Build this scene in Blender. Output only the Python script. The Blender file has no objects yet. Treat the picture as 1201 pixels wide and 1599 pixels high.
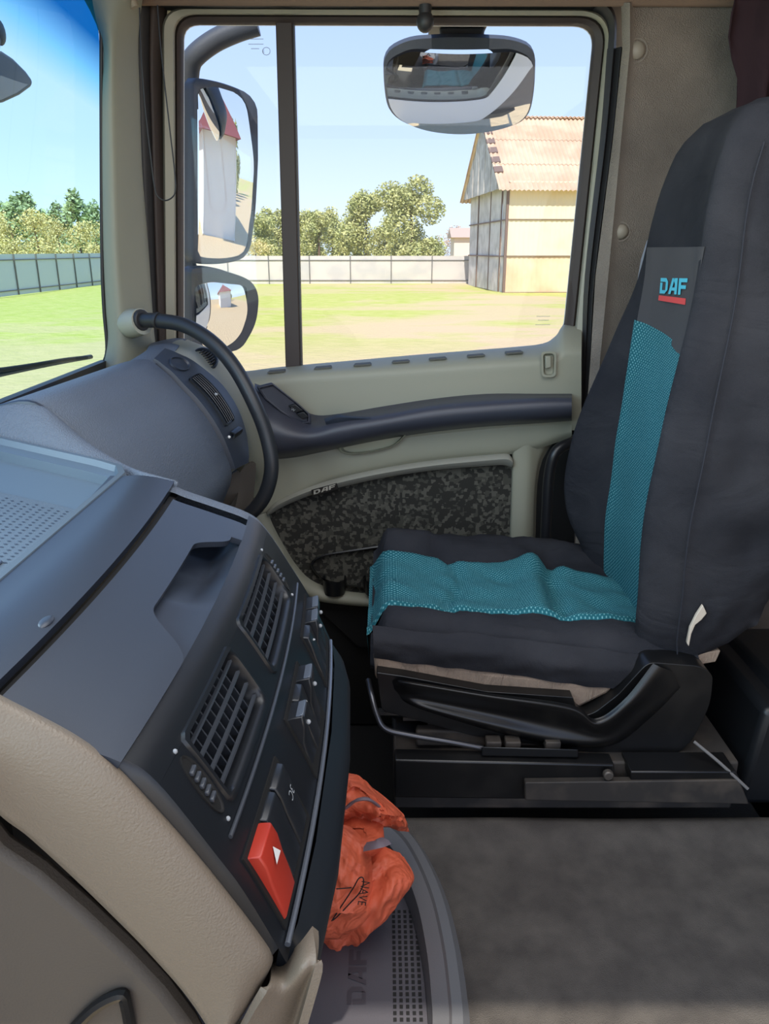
import bpy, bmesh, math, random
from mathutils import Vector as V, noise as NZ
random.seed(7)
sc = bpy.context.scene
COL = sc.collection
# ---------------- camera (its lens is at the origin; the ground lies 2.5 m below) -------------
F = 1200.0; TH = math.radians(18.8); CT, ST = math.cos(TH), math.sin(TH)
cd = bpy.data.cameras.new('camera'); cam = bpy.data.objects.new('camera', cd); COL.objects.link(cam)
cd.sensor_fit = 'VERTICAL'; cd.sensor_height = 36.0; cd.lens = 36.0*F/1599.0
cd.clip_start = 0.02; cd.clip_end = 1000
cam.location = (0, 0, 0); cam.rotation_euler = (math.pi/2-TH, 0, 0)
sc.camera = cam
# ---------------- sky, sun, exposure --------------------------------------
SUN = V((0.03, 0.65, -0.76)).normalized()
w = bpy.data.worlds.new('sky'); sc.world = w; w.use_nodes = True
nt = w.node_tree; nt.nodes.clear()
tc = nt.nodes.new('ShaderNodeTexCoord'); sx = nt.nodes.new('ShaderNodeSeparateXYZ')
mr = nt.nodes.new('ShaderNodeMapRange'); mr.inputs[1].default_value = -0.05; mr.inputs[2].default_value = 1.0
cr = nt.nodes.new('ShaderNodeValToRGB'); bg = nt.nodes.new('ShaderNodeBackground'); ow = nt.nodes.new('ShaderNodeOutputWorld')
e = cr.color_ramp.elements
e[0].position = 0.0; e[0].color = (0.72, 0.84, 1.0, 1)
e[1].position = 1.0; e[1].color = (0.16, 0.36, 0.85, 1)
for p, c in ((0.08, (0.76, 0.88, 1.0, 1)), (0.16, (0.60, 0.75, 1.0, 1)), (0.34, (0.44, 0.60, 0.97, 1)), (0.6, (0.26, 0.45, 0.92, 1))):
    q = e.new(p); q.color = c
nt.links.new(tc.outputs['Generated'], sx.inputs[0]); nt.links.new(sx.outputs[2], mr.inputs[0])
nt.links.new(mr.outputs[0], cr.inputs[0]); nt.links.new(cr.outputs[0], bg.inputs[0]); nt.links.new(bg.outputs[0], ow.inputs[0])
bg.inputs[1].default_value = 1.15
sl = bpy.data.lights.new('sun', 'SUN'); sl.energy = 5.3; sl.angle = 0.01; sl.color = (1.0, 0.93, 0.80)
so = bpy.data.objects.new('sun', sl); COL.objects.link(so); so.rotation_euler = SUN.to_track_quat('-Z', 'Y').to_euler()
sc.view_settings.view_transform = 'Standard'; sc.view_settings.look = 'None'
sc.view_settings.gamma = 1.0; sc.view_settings.use_curve_mapping = False
sc.view_settings.exposure = 0.2

# added fill lamps that brighten the cab from driver's side, windshield and roof
def fill_lamp(name, loc, rot, sx, sy, e, c):
    l = bpy.data.lights.new(name, 'AREA'); l.shape = 'RECTANGLE'; l.size = sx; l.size_y = sy; l.energy = e; l.color = c
    o = bpy.data.objects.new(name, l); COL.objects.link(o); o.location = loc; o.rotation_euler = rot
fill_lamp('driver_side_fill', (.0, -.50, .10), (math.radians(90), 0, 0), 1.7, 1.1, 6, (1.0, .96, .92))
fill_lamp('windshield_fill', (-.64, .18, .12), (math.radians(90), 0, math.radians(-90)), 1.2, .6, 13, (.92, .96, 1.0))
fill_lamp('roof_fill', (.15, .55, .50), (0, 0, 0), 1.1, 1.1, 12, (.95, .97, 1.0))

# ---------------- helpers --------------------------------------------------
def ray(px, py):
    a = (px-600.5)/F; b = (799.5-py)/F
    return V((a, CT+b*ST, -ST+b*CT))
def PY(px, py, Y): r = ray(px, py); return r*(Y/r.y)
def PX(px, py, X): r = ray(px, py); return r*(X/r.x)
def PZ(px, py, Z): r = ray(px, py); return r*(Z/r.z)
def s2l(c):
    o = []
    for k in c:
        k = k/255.0
        o.append(k/12.92 if k <= 0.04045 else ((k+0.055)/1.055)**2.4)
    return tuple(o)+(1.0,)
MATS = {}
def mat(name, c, rough=0.5, metal=0.0, c2=None, nscale=8.0, bump=0.0, bscale=200.0, kind='noise', spec=0.5, lo=0.4, hi=0.6, detail=4.0, bdist=0.002, stretch=(1,1,1)):
    if name in MATS: return MATS[name]
    m = bpy.data.materials.new(name); m.use_nodes = True; t = m.node_tree; b = t.nodes['Principled BSDF']
    b.inputs['Base Color'].default_value = s2l(c); b.inputs['Roughness'].default_value = rough
    b.inputs['Metallic'].default_value = metal; b.inputs['Specular IOR Level'].default_value = spec
    co = t.nodes.new('ShaderNodeTexCoord'); mp = t.nodes.new('ShaderNodeMapping'); mp.inputs['Scale'].default_value = stretch
    t.links.new(co.outputs['Object'], mp.inputs[0])
    if c2 is not None:
        n = t.nodes.new('ShaderNodeTexNoise' if kind == 'noise' else 'ShaderNodeTexVoronoi')
        n.inputs['Scale'].default_value = nscale
        if kind == 'noise': n.inputs['Detail'].default_value = detail
        r = t.nodes.new('ShaderNodeValToRGB'); r.color_ramp.elements[0].position = lo; r.color_ramp.elements[1].position = hi
        r.color_ramp.elements[0].color = s2l(c); r.color_ramp.elements[1].color = s2l(c2)
        t.links.new(mp.outputs[0], n.inputs['Vector']); t.links.new(n.outputs[0], r.inputs[0]); t.links.new(r.outputs[0], b.inputs['Base Color'])
    if bump > 0:
        n2 = t.nodes.new('ShaderNodeTexNoise'); n2.inputs['Scale'].default_value = bscale; n2.inputs['Detail'].default_value = 2
        bp = t.nodes.new('ShaderNodeBump'); bp.inputs['Strength'].default_value = bump; bp.inputs['Distance'].default_value = bdist
        t.links.new(mp.outputs[0], n2.inputs['Vector']); t.links.new(n2.outputs[0], bp.inputs['Height']); t.links.new(bp.outputs[0], b.inputs['Normal'])
    MATS[name] = m; return m
def glassmat(name, col, refl=0.06):
    m = bpy.data.materials.new(name); m.use_nodes = True; t = m.node_tree; t.nodes.clear()
    o = t.nodes.new('ShaderNodeOutputMaterial'); mx = t.nodes.new('ShaderNodeMixShader'); tr = t.nodes.new('ShaderNodeBsdfTransparent')
    gl = t.nodes.new('ShaderNodeBsdfGlossy'); gl.inputs['Roughness'].default_value = 0.0
    lw_ = t.nodes.new('ShaderNodeLayerWeight'); lw_.inputs[0].default_value = .5; pw = t.nodes.new('ShaderNodeMath'); pw.operation = 'POWER'; pw.inputs[1].default_value = 6
    fr = t.nodes.new('ShaderNodeMath'); fr.operation = 'MULTIPLY_ADD'; fr.inputs[1].default_value = .25; fr.inputs[2].default_value = .012
    t.links.new(lw_.outputs['Facing'], pw.inputs[0]); t.links.new(pw.outputs[0], fr.inputs[0])
    tr.inputs[0].default_value = col
    t.links.new(fr.outputs[0], mx.inputs[0]); t.links.new(tr.outputs[0], mx.inputs[1]); t.links.new(gl.outputs[0], mx.inputs[2]); t.links.new(mx.outputs[0], o.inputs[0])
    return m, t, tr

class MB:
    def __init__(s): s.v = []; s.f = []
    def add(s, vs, fs):
        n = len(s.v); s.v += [V(p) for p in vs]; s.f += [tuple(i+n for i in q) for q in fs]; return s
    def box(s, c, d, rot=None):
        x, y, z = d[0]/2, d[1]/2, d[2]/2
        vs = [V((a, b, g)) for a in (-x, x) for b in (-y, y) for g in (-z, z)]
        if rot: vs = [rot @ p for p in vs]
        return s.add([p+V(c) for p in vs], [(0,1,3,2),(4,6,7,5),(0,4,5,1),(2,3,7,6),(0,2,6,4),(1,5,7,3)])
    def hexa(s, a, b):      # two quads a, b (4 points each) joined into a block
        return s.add(list(a)+list(b), [(3,2,1,0),(4,5,6,7),(0,1,5,4),(1,2,6,5),(2,3,7,6),(3,0,4,7)])
    def prism(s, pts, d):
        n = len(pts); d = V(d)
        return s.add([V(p) for p in pts]+[V(p)+d for p in pts], [tuple(range(n)), tuple(reversed(range(n, 2*n)))]+[(i, i+n, (i+1) % n+n, (i+1) % n) for i in range(n)])
    def loft(s, loops, closed=True, cap=False):
        n = len(loops[0]); vs = [p for l in loops for p in l]; fs = []
        for k in range(len(loops)-1):
            for i in range(n if closed else n-1):
                j = (i+1) % n
                fs.append((k*n+i, k*n+j, (k+1)*n+j, (k+1)*n+i))
        if cap:
            fs.append(tuple(reversed(range(n)))); fs.append(tuple(range((len(loops)-1)*n, len(loops)*n)))
        return s.add(vs, fs)
    def tube(s, pts, r, n=12, sub=6, cap=True, flat=1.0):
        P = crc(pts, sub) if sub > 1 else [V(p) for p in pts]
        loops = []; up = None
        for i, p in enumerate(P):
            t = (P[min(i+1, len(P)-1)]-P[max(i-1, 0)]).normalized()
            if up is None: up = t.cross(V((0, 0, 1)) if abs(t.z) < .9 else V((1, 0, 0))).normalized()
            up = (up - t*up.dot(t)).normalized(); bi = t.cross(up)
            rr = r(i/(len(P)-1)) if callable(r) else r
            loops.append([p+up*math.cos(2*math.pi*k/n)*rr+bi*math.sin(2*math.pi*k/n)*rr*flat for k in range(n)])
        return s.loft(loops, True, cap)
    def ell(s, c, r, nu=16, nv=10, fn=None):
        L = []
        for j in range(1, nv):
            a = math.pi*j/nv
            L.append([V((math.sin(a)*math.cos(2*math.pi*i/nu), math.sin(a)*math.sin(2*math.pi*i/nu), math.cos(a))) for i in range(nu)])
        g = lambda p: V(c)+V((p.x*r[0], p.y*r[1], p.z*r[2]))*(fn(p) if fn else 1)
        return s.loft([[g(p) for p in l] for l in L], True, True)
    def grid(s, rows, closed=False):
        return s.loft(rows, closed, False)
    def obj(s, name, m, parent=None, bevel=0, seg=2, solid=0, sub=0, angle=40, soff=1):
        me = bpy.data.meshes.new(name); me.from_pydata([tuple(p) for p in s.v], [], s.f)
        bm = bmesh.new(); bm.from_mesh(me)
        if not solid: bmesh.ops.recalc_face_normals(bm, faces=bm.faces)
        bm.to_mesh(me); bm.free()
        me.polygons.foreach_set('use_smooth', [True]*len(me.polygons)); me.set_sharp_from_angle(angle=math.radians(angle)); me.update()
        if m: me.materials.append(m)
        o = bpy.data.objects.new(name, me); COL.objects.link(o)
        if parent is not None: o.parent = parent
        if sub: q = o.modifiers.new('sub', 'SUBSURF'); q.levels = sub; q.render_levels = sub
        if solid:
            if soff == -1:      # thickness always goes away from the cab side that is looked at
                t_ = sum((p.normal.dot(p.center)*p.area for p in me.polygons))
                if t_ > 0: me.flip_normals()
            q = o.modifiers.new('solid', 'SOLIDIFY'); q.thickness = solid; q.offset = soff
            q = o.modifiers.new('split', 'EDGE_SPLIT'); q.split_angle = math.radians(max(angle, 45))
        if bevel: q = o.modifiers.new('bevel', 'BEVEL'); q.width = bevel; q.segments = seg; q.limit_method = 'ANGLE'; q.angle_limit = math.radians(35)
        return o
def cr1(P, t):
    n = len(P)-1; x = min(max(t, 0), 1)*n; i = min(int(x), n-1); u = x-i
    p1, p2 = P[i], P[i+1]; p0 = P[i-1] if i > 0 else p1*2-p2; p3 = P[i+2] if i+2 <= n else p2*2-p1
    return 0.5*((2*p1)+(p2-p0)*u+(2*p0-5*p1+4*p2-p3)*u*u+(3*p1-p0-3*p2+p3)*u*u*u)
def crc(P, sub):
    P = [V(p) for p in P]; n = (len(P)-1)*sub
    return [cr1(P, i/n) for i in range(n+1)]
def cgrid(rows, nu, nv, fn=None):      # rows of control points -> smooth rows
    A = [[cr1([V(p) for p in r], i/nu) for i in range(nu+1)] for r in rows]
    B = [[cr1([a[i] for a in A], j/nv) for i in range(nu+1)] for j in range(nv+1)]
    if fn: B = [[fn(p, i/nu, j/nv) for i, p in enumerate(r)] for j, r in enumerate(B)]
    return B
def rp(pts, seg=6):      # polygon with a radius per corner -> outline points (2D)
    o = []; n = len(pts)
    for i, q in enumerate(pts):
        p = V((q[0], q[1])); r = q[2] if len(q) > 2 else 0
        if r <= 0: o.append(p); continue
        a = V(pts[i-1][:2])-p; b = V(pts[(i+1) % n][:2])-p
        A = p+a.normalized()*min(r, a.length*.49); B = p+b.normalized()*min(r, b.length*.49)
        for k in range(seg+1):
            t = k/seg; o.append(A*(1-t)**2+p*2*t*(1-t)+B*t*t)
    return o
def resamp(pts, n):      # closed outline by arc length
    P = list(pts)+[pts[0]]; L = [0]
    for i in range(len(P)-1): L.append(L[-1]+(P[i+1]-P[i]).length)
    o = []; j = 0
    for k in range(n):
        d = L[-1]*k/n
        while L[j+1] < d: j += 1
        o.append(P[j].lerp(P[j+1], (d-L[j])/max(L[j+1]-L[j], 1e-9)))
    return o
def plate(pts, Y, t): return MB().prism([PY(p[0], p[1], Y) for p in pts], (0, t, 0))
def tag(o, label=None, cat=None, group=None, kind=None):
    if label: o['label'] = label
    if cat: o['category'] = cat
    if group: o['group'] = group
    if kind: o['kind'] = kind
    return o
def thing(name, label, cat, group=None):
    o = bpy.data.objects.new(name, None); COL.objects.link(o); return tag(o, label, cat, group)
def text_mb(txt, org, ux, uy, size, depth=0.0006, shear=0.0):
    c = bpy.data.curves.new('lettering', 'FONT'); c.body = txt; c.size = size; c.extrude = 0; c.shear = shear; c.resolution_u = 3
    o = bpy.data.objects.new('lettering', c); COL.objects.link(o); dg = bpy.context.evaluated_depsgraph_get(); dg.update()
    me = o.evaluated_get(dg).to_mesh(); vs = [v.co.copy() for v in me.vertices]; fs = [tuple(p.vertices) for p in me.polygons]
    o.evaluated_get(dg).to_mesh_clear(); bpy.data.objects.remove(o); bpy.data.curves.remove(c)
    n = V(ux).cross(V(uy)).normalized()
    return MB().add([V(org)+V(ux)*p.x+V(uy)*p.y+n*depth for p in vs], fs)

# ---------------- materials -------------------------------------------------
m_trim = mat('grey green plastic', (144, 143, 127), .55, bump=.25, bscale=900, bdist=.0006)
m_pillar = mat('pillar plastic', (140, 140, 124), .6, bump=.2, bscale=700, bdist=.0006)
m_frame = mat('painted door frame', (150, 146, 130), .45)
m_rubber = mat('brown black rubber', (58, 48, 44), .6)
m_seal = mat('black seal', (44, 43, 44), .5)
m_dash = mat('blue grey soft dash', (86, 94, 106), .5, bump=.9, bscale=420, bdist=.0016)
m_dashtop = mat('blue grey grained pad', (90, 97, 108), .5, bump=1.0, bscale=520, bdist=.0018)
m_cover = mat('smooth dark blue grey plastic', (44, 50, 61), .38, bump=.12, bscale=1500, bdist=.0004)
m_black = mat('satin black plastic', (20, 22, 25), .36, bump=.15, bscale=1500, bdist=.0004)
m_black2 = mat('gloss black plastic', (17, 17, 18), .34, c2=(40, 38, 36), nscale=9, lo=.5, hi=.8)
m_dark = mat('deep black', (10, 10, 11), .7)
m_slat = mat('vent louvre plastic', (58, 62, 69), .3)
m_tray = mat('tray grey plastic', (80, 93, 105), .42)
m_mat = mat('tray rubber mat', (84, 96, 108), .55, bump=.2, bscale=900)
m_beige = mat('beige grained panel', (114, 103, 90), .5, bump=.5, bscale=600, bdist=.0010)
m_brown = mat('taupe inner panel', (84, 77, 70), .6, bump=.2, bscale=500)
m_arm = mat('armrest dark plastic', (58, 60, 70), .42, bump=.15, bscale=900)
m_silver = mat('silver grey trim', (168, 166, 156), .4, metal=.2)
m_red = mat('red switch', (168, 50, 36), .35)
m_white = mat('white print', (225, 225, 222), .5)
m_print = mat('pale grey print', (150, 154, 158), .5)
m_seatf = mat('charcoal seat cloth', (38, 39, 44), .95, c2=(54, 54, 58), nscale=7, lo=.35, hi=.75, bump=.6, bscale=900, spec=.15)
m_beigef = mat('old beige seat cloth', (146, 128, 112), .95, bump=.5, bscale=700, spec=.1)
m_patch = mat('grey label cloth', (78, 76, 78), .9, bump=.4, bscale=900, spec=.15, stretch=(1, 12, 1))
m_logo = mat('cyan print', (70, 178, 200), .7)
m_logored = mat('red print', (205, 62, 62), .7)
m_wall = mat('grey felt wall lining', (142, 132, 122), .95, c2=(112, 104, 97), nscale=7, lo=.3, hi=.75, bump=.8, bscale=500, bdist=.003, spec=.1)
m_carpet = mat('grey brown floor mat', (74, 70, 67), .95, c2=(94, 89, 84), nscale=26, lo=.35, hi=.85, detail=14.0, bump=.8, bscale=800, bdist=.002, spec=.1)
m_dirty = mat('dusty black steel', (46, 42, 39), .7, c2=(88, 78, 68), nscale=14, lo=.45, hi=.75)
m_bag = mat('orange bag plastic', (200, 92, 62), .55, bump=.35, bscale=60, bdist=.004, spec=.4)
m_rim = mat('grey rim plastic', (92, 92, 94), .35, bump=.1, bscale=900)
m_curtain = mat('dark maroon curtain', (52, 38, 42), .95, spec=.1)
m_head = mat('headliner brown', (118, 96, 80), .85)
m_metal = mat('galvanised fence sheet', (205, 196, 188), .6, c2=(190, 184, 180), nscale=.8)
m_post = mat('fence post steel', (105, 102, 100), .7)
m_mirror = mat('mirror glass', (235, 238, 240), .0, metal=1.0)
m_house = mat('mirror housing', (70, 74, 82), .55, bump=.2, bscale=300)
m_paint = mat('white cab paint', (225, 225, 222), .3)

def folds(m, scale, dist, stretch=(1, 1, 1)):      # broad soft creases under the fine bump
    t = m.node_tree; b = t.nodes['Principled BSDF']; old = b.inputs['Normal'].links[0].from_node
    co = t.nodes.new('ShaderNodeTexCoord'); mp = t.nodes.new('ShaderNodeMapping'); mp.inputs['Scale'].default_value = stretch
    n = t.nodes.new('ShaderNodeTexNoise'); n.inputs['Scale'].default_value = scale; n.inputs['Detail'].default_value = 3; n.inputs['Distortion'].default_value = 1.2
    p = t.nodes.new('ShaderNodeBump'); p.inputs['Strength'].default_value = .8; p.inputs['Distance'].default_value = dist
    t.links.new(co.outputs['Object'], mp.inputs[0]); t.links.new(mp.outputs[0], n.inputs['Vector']); t.links.new(n.outputs[0], p.inputs['Height']); t.links.new(p.outputs[0], old.inputs['Normal'])
folds(m_seatf, 8, .011, (1, 1, 1.6)); folds(m_bag, 16, .02); folds(m_beigef, 18, .012, (2, 1, .6)); folds(m_wall, 5, .008)
# teal knitted cloth
def knit(name, c1, c2, sc1):
    m = bpy.data.materials.new(name); m.use_nodes = True; t = m.node_tree; b = t.nodes['Principled BSDF']
    b.inputs['Roughness'].default_value = .9; b.inputs['Specular IOR Level'].default_value = .15
    co = t.nodes.new('ShaderNodeTexCoord'); mp = t.nodes.new('ShaderNodeMapping'); mp.inputs['Rotation'].default_value = (.0, .0, math.radians(45))
    uvn = t.nodes.new('ShaderNodeUVMap')
    t.links.new(uvn.outputs[0], mp.inputs[0]); mp.inputs['Scale'].default_value = (sc1, sc1, 1)
    vo = t.nodes.new('ShaderNodeTexVoronoi'); vo.inputs['Scale'].default_value = 1; vo.inputs['Randomness'].default_value = .12
    r = t.nodes.new('ShaderNodeValToRGB'); r.color_ramp.elements[0].position = .12; r.color_ramp.elements[0].color = s2l(c2)
    r.color_ramp.elements[1].position = .34; r.color_ramp.elements[1].color = s2l(c1)
    bp = t.nodes.new('ShaderNodeBump'); bp.inputs['Strength'].default_value = .6; bp.inputs['Distance'].default_value = .001; bp.invert = True
    t.links.new(mp.outputs[0], vo.inputs['Vector']); t.links.new(vo.outputs[0], r.inputs[0]); t.links.new(r.outputs[0], b.inputs['Base Color'])
    t.links.new(vo.outputs[0], bp.inputs['Height']); t.links.new(bp.outputs[0], b.inputs['Normal'])
    return m
m_teal = knit('teal knitted cloth', (34, 94, 104), (118, 172, 176), 190)
def uvgrid(o, nu, nv, w, h):      # metric UV for a grid object built row by row
    me = o.data; uv = me.uv_layers.new(name='UVMap')
    for p in me.polygons:
        for li in p.loop_indices:
            k = me.loops[li].vertex_index; uv.data[li].uv = ((k % nu)/(nu-1)*w, (k//nu)/(nv-1)*h)
# ================= OUTSIDE ==================================================
G = -2.5
# ground: one undulating sheet, grass with sandy wear
def ground_mat():
    m = bpy.data.materials.new('grass and sand'); m.use_nodes = True; t = m.node_tree; b = t.nodes['Principled BSDF']; b.inputs['Roughness'].default_value = 1; b.inputs['Specular IOR Level'].default_value = 0
    co = t.nodes.new('ShaderNodeTexCoord')
    def nz(sc_, det, lo, hi):
        n = t.nodes.new('ShaderNodeTexNoise'); n.inputs['Scale'].default_value = sc_; n.inputs['Detail'].default_value = det
        mp = t.nodes.new('ShaderNodeMapping'); mp.inputs['Scale'].default_value = (1, 1.6, 1); t.links.new(co.outputs['Object'], mp.inputs[0]); t.links.new(mp.outputs[0], n.inputs['Vector'])
        r = t.nodes.new('ShaderNodeMapRange'); r.inputs[1].default_value = lo; r.inputs[2].default_value = hi; t.links.new(n.outputs[0], r.inputs[0]); return r
    g = nz(1.6, 6, .35, .7); a = nz(.16, 7, .42, .56)
    mx = t.nodes.new('ShaderNodeMixRGB'); mx.inputs[1].default_value = s2l((200, 194, 120)); mx.inputs[2].default_value = s2l((174, 182, 88)); t.links.new(g.outputs[0], mx.inputs[0])
    # sandier close to the truck and towards the right
    sp = t.nodes.new('ShaderNodeSeparateXYZ'); t.links.new(co.outputs['Object'], sp.inputs[0])
    r1 = t.nodes.new('ShaderNodeMapRange'); r1.inputs[1].default_value = 31; r1.inputs[2].default_value = 17; r1.inputs[3].default_value = -.25; t.links.new(sp.outputs[1], r1.inputs[0])
    r2 = t.nodes.new('ShaderNodeMapRange'); r2.inputs[1].default_value = -16; r2.inputs[2].default_value = 4; r2.inputs[3].default_value = -.75; r2.inputs[4].default_value = .12; t.links.new(sp.outputs[0], r2.inputs[0])
    ad = t.nodes.new('ShaderNodeMath'); ad.operation = 'ADD'; ad.use_clamp = True; t.links.new(a.outputs[0], ad.inputs[0]); t.links.new(r1.outputs[0], ad.inputs[1])
    ad2 = t.nodes.new('ShaderNodeMath'); ad2.operation = 'ADD'; ad2.use_clamp = True; t.links.new(ad.outputs[0], ad2.inputs[0]); t.links.new(r2.outputs[0], ad2.inputs[1])
    m2 = t.nodes.new('ShaderNodeMixRGB'); m2.inputs[2].default_value = s2l((210, 184, 146)); t.links.new(ad2.outputs[0], m2.inputs[0]); t.links.new(mx.outputs[0], m2.inputs[1])
    t.links.new(m2.outputs[0], b.inputs['Base Color'])
    n = t.nodes.new('ShaderNodeTexNoise'); n.inputs['Scale'].default_value = 5; n.inputs['Detail'].default_value = 6; bp = t.nodes.new('ShaderNodeBump'); bp.inputs['Strength'].default_value = .8; bp.inputs['Distance'].default_value = .08
    t.links.new(co.outputs['Object'], n.inputs['Vector']); t.links.new(n.outputs[0], bp.inputs['Height']); t.links.new(bp.outputs[0], b.inputs['Normal'])
    return m
rows = [[V((x*3.0, y*3.0, G+.10*NZ.noise(V((x*.35, y*.35, 0))) if y*3 > 8 else G)) for x in range(-60, 61)] for y in range(-30, 75)]
tag(MB().grid(rows).obj('ground', ground_mat()), kind='structure')

def fence(name, A, B, n, h, label, dark=False):
    t = thing(name, label, 'fence', None); A = V(A); B = V(B); d = (B-A)/n; u = d.normalized(); nrm = V((u.y, -u.x, 0))
    mm = mat('sheet in back light', (196, 200, 202), .6) if dark else m_metal
    for i in range(n):
        a = A+d*i
        k = MB(); m = int(d.length/.12); pts = []      # profiled sheet
        for q in range(m+1):
            p = a+d*(q/m)+nrm*(.018 if q % 2 else 0); pts.append(p)
        k.loft([[p for p in pts], [p+V((0, 0, h)) for p in pts]], closed=False)
        k.obj('panel', mm, t, solid=.006)
        MB().box(a+V((0, 0, h/2))+nrm*.06, (.07, .07, h), None).obj('post', m_post, t)
    for z in (.25, h-.35):
        MB().hexa(*[[P+nrm*o+V((0, 0, zz)) for o, zz in ((.03, z), (.08, z), (.08, z+.05), (.03, z+.05))] for P in (A, B)]).obj('rail', m_post, t)
    return t
fence('metal_fence', (-21.8, 63, G), (6.9, 63, G), 9, 2.1, 'long pale sheet metal fence across the back of the yard')
fence('metal_fence', (-21.8, 20, G), (-21.8, 62.7, G), 14, 2.3, 'grey sheet metal side fence seen through the windshield', True)

# barn of corrugated sheets
def corr(o, u, v, lu, lv, amp, pitch, nrm):
    n = max(2, int(lu/pitch*4)); r0 = []; r1 = []
    for i in range(n+1):
        x = lu*i/n; q = amp*math.sin(2*math.pi*x/pitch)
        r0.append(V(o)+V(u)*x+V(nrm)*q); r1.append(V(o)+V(u)*x+V(v)*lv+V(nrm)*q)
    return MB().loft([r0, r1], closed=False)
m_barn1 = mat('cream barn sheet', (240, 222, 184), .8, c2=(232, 200, 156), nscale=.5, lo=.5, hi=.8)
m_barn2 = mat('rusty barn sheet', (232, 204, 170), .8, c2=(214, 168, 132), nscale=.6, lo=.45, hi=.8)
m_barn3 = mat('grey barn sheet', (214, 206, 200), .8, c2=(190, 182, 176), nscale=1.2)
m_roof = mat('tan slate roof', (212, 184, 156), .9, c2=(200, 168, 140), nscale=.7)
m_beam = mat('weathered brown beam', (120, 98, 88), .9)
m_gable = mat('gable board grey', (200, 194, 190), .9, c2=(170, 164, 160), nscale=1.5)
BX, BY, BW, BL, HE, HR = 7.4, 49.5, 11.6, 13.0, 6.35, 10.6
barn = thing('barn', 'tall barn of patched corrugated sheets with a tan roof', 'barn')
zs = [0, 2.15, 4.25, HE]
for k in range(3):
    for j in range(5):
        corr((BX+j*2.5, BY, G+zs[k]), (1, 0, 0), (0, 0, 1), 2.5, zs[k+1]-zs[k]+.05, .02, .3, (0, -1, 0)).obj('wall_sheet', [m_barn2, m_barn1, m_barn1][k], barn, solid=.01)
    MB().box((BX+BL/2, BY-.06, G+zs[k]+.02), (BL, .08, .05)).obj('wall_rail', m_beam, barn)
for j, (a, b) in enumerate(((0, 1.5), (1.5, 4.6), (4.6, 8.6), (8.6, BW))):
    for k in range(3):
        corr((BX-.04*(j % 2), BY+a, G+zs[k]), (0, 1, 0), (0, 0, 1), b-a, zs[k+1]-zs[k], .02, .3, (-1, 0, 0)).obj('wall_sheet', m_barn3, barn, solid=.01)
    MB().box((BX-.06, BY+a, G+HE/2), ((.07, .10, HE) if j else (.16, .16, HE))).obj('corner_post', m_beam, barn)
for k in (1, 2): MB().box((BX-.1, BY+BW/2, G+zs[k]), (.06, BW, .08)).obj('wall_rail', m_beam, barn)
yr = BY+BW/2
for i in range(12):      # gable boards, shingle-like
    a = i/12*BW; b = (i+1)/12*BW; h1 = (HR-HE)*(1-abs(a-BW/2)/(BW/2)); h2 = (HR-HE)*(1-abs(b-BW/2)/(BW/2)); x = BX-.5-.05*(i % 2)
    MB().prism([(x, BY+a, G+HE-.35), (x, BY+b, G+HE-.35), (x, BY+b, G+HE+h2), (x, BY+a, G+HE+h1)], (.06, 0, 0)).obj('gable_board', m_gable, barn)
sl_ = V((0, BW/2+.7, (HR-HE)*(1+.7/(BW/2)))); L_ = sl_.length; sv = sl_.normalized()
for s_ in (1, -1):
    o = V((BX-.75, yr-s_*(BW/2+.7), G+HR-sl_.z)); vv = V((0, s_*sv.y, sv.z)); nn = V((0, -s_*sv.z, sv.y))
    for j in range(5):
        for q in range(3):
            corr(o+V((j*2.8, 0, 0))+vv*(q*L_/3)+nn*(.03*q), (1, 0, 0), vv, 2.82, L_/3+.15, .05, .28, nn).obj('roof_sheet', m_roof, barn, solid=.015)
corr((BX-.75, yr-.3, G+HR+.03), (1, 0, 0), (0, .6, 0), 14, 1, .05, .28, (0, 0, 1)).obj('ridge_cap', m_roof, barn, solid=.02)
for k in range(5):      # broken edge of the slates beside the gable
    MB().prism([(BX-.78, yr-1.2-k*.85, G+HR-.9-k*.62), (BX-.25, yr-1.2-k*.85, G+HR-.86-k*.62), (BX-.25, yr-1.7-k*.85, G+HR-1.2-k*.62), (BX-.78, yr-1.7-k*.85, G+HR-1.24-k*.62)], (0, -.05, .07)).obj('roof_slate', m_beam, barn)

# low house roof between fence and barn
o = thing('outbuilding', 'low pale outbuilding roof behind the fence left of the barn', 'building')
MB().box((14.0, 96, G+2.0), (12, 5, 4.0)).obj('wall', mat('pale wall', (226, 206, 190), .9), o)
MB().prism([(7.6, 93, G+3.9), (7.6, 99, G+3.9), (7.6, 96, G+5.0)], (13, 0, 0)).obj('roof', mat('pink brown roof', (196, 168, 150), .9), o)

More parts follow.
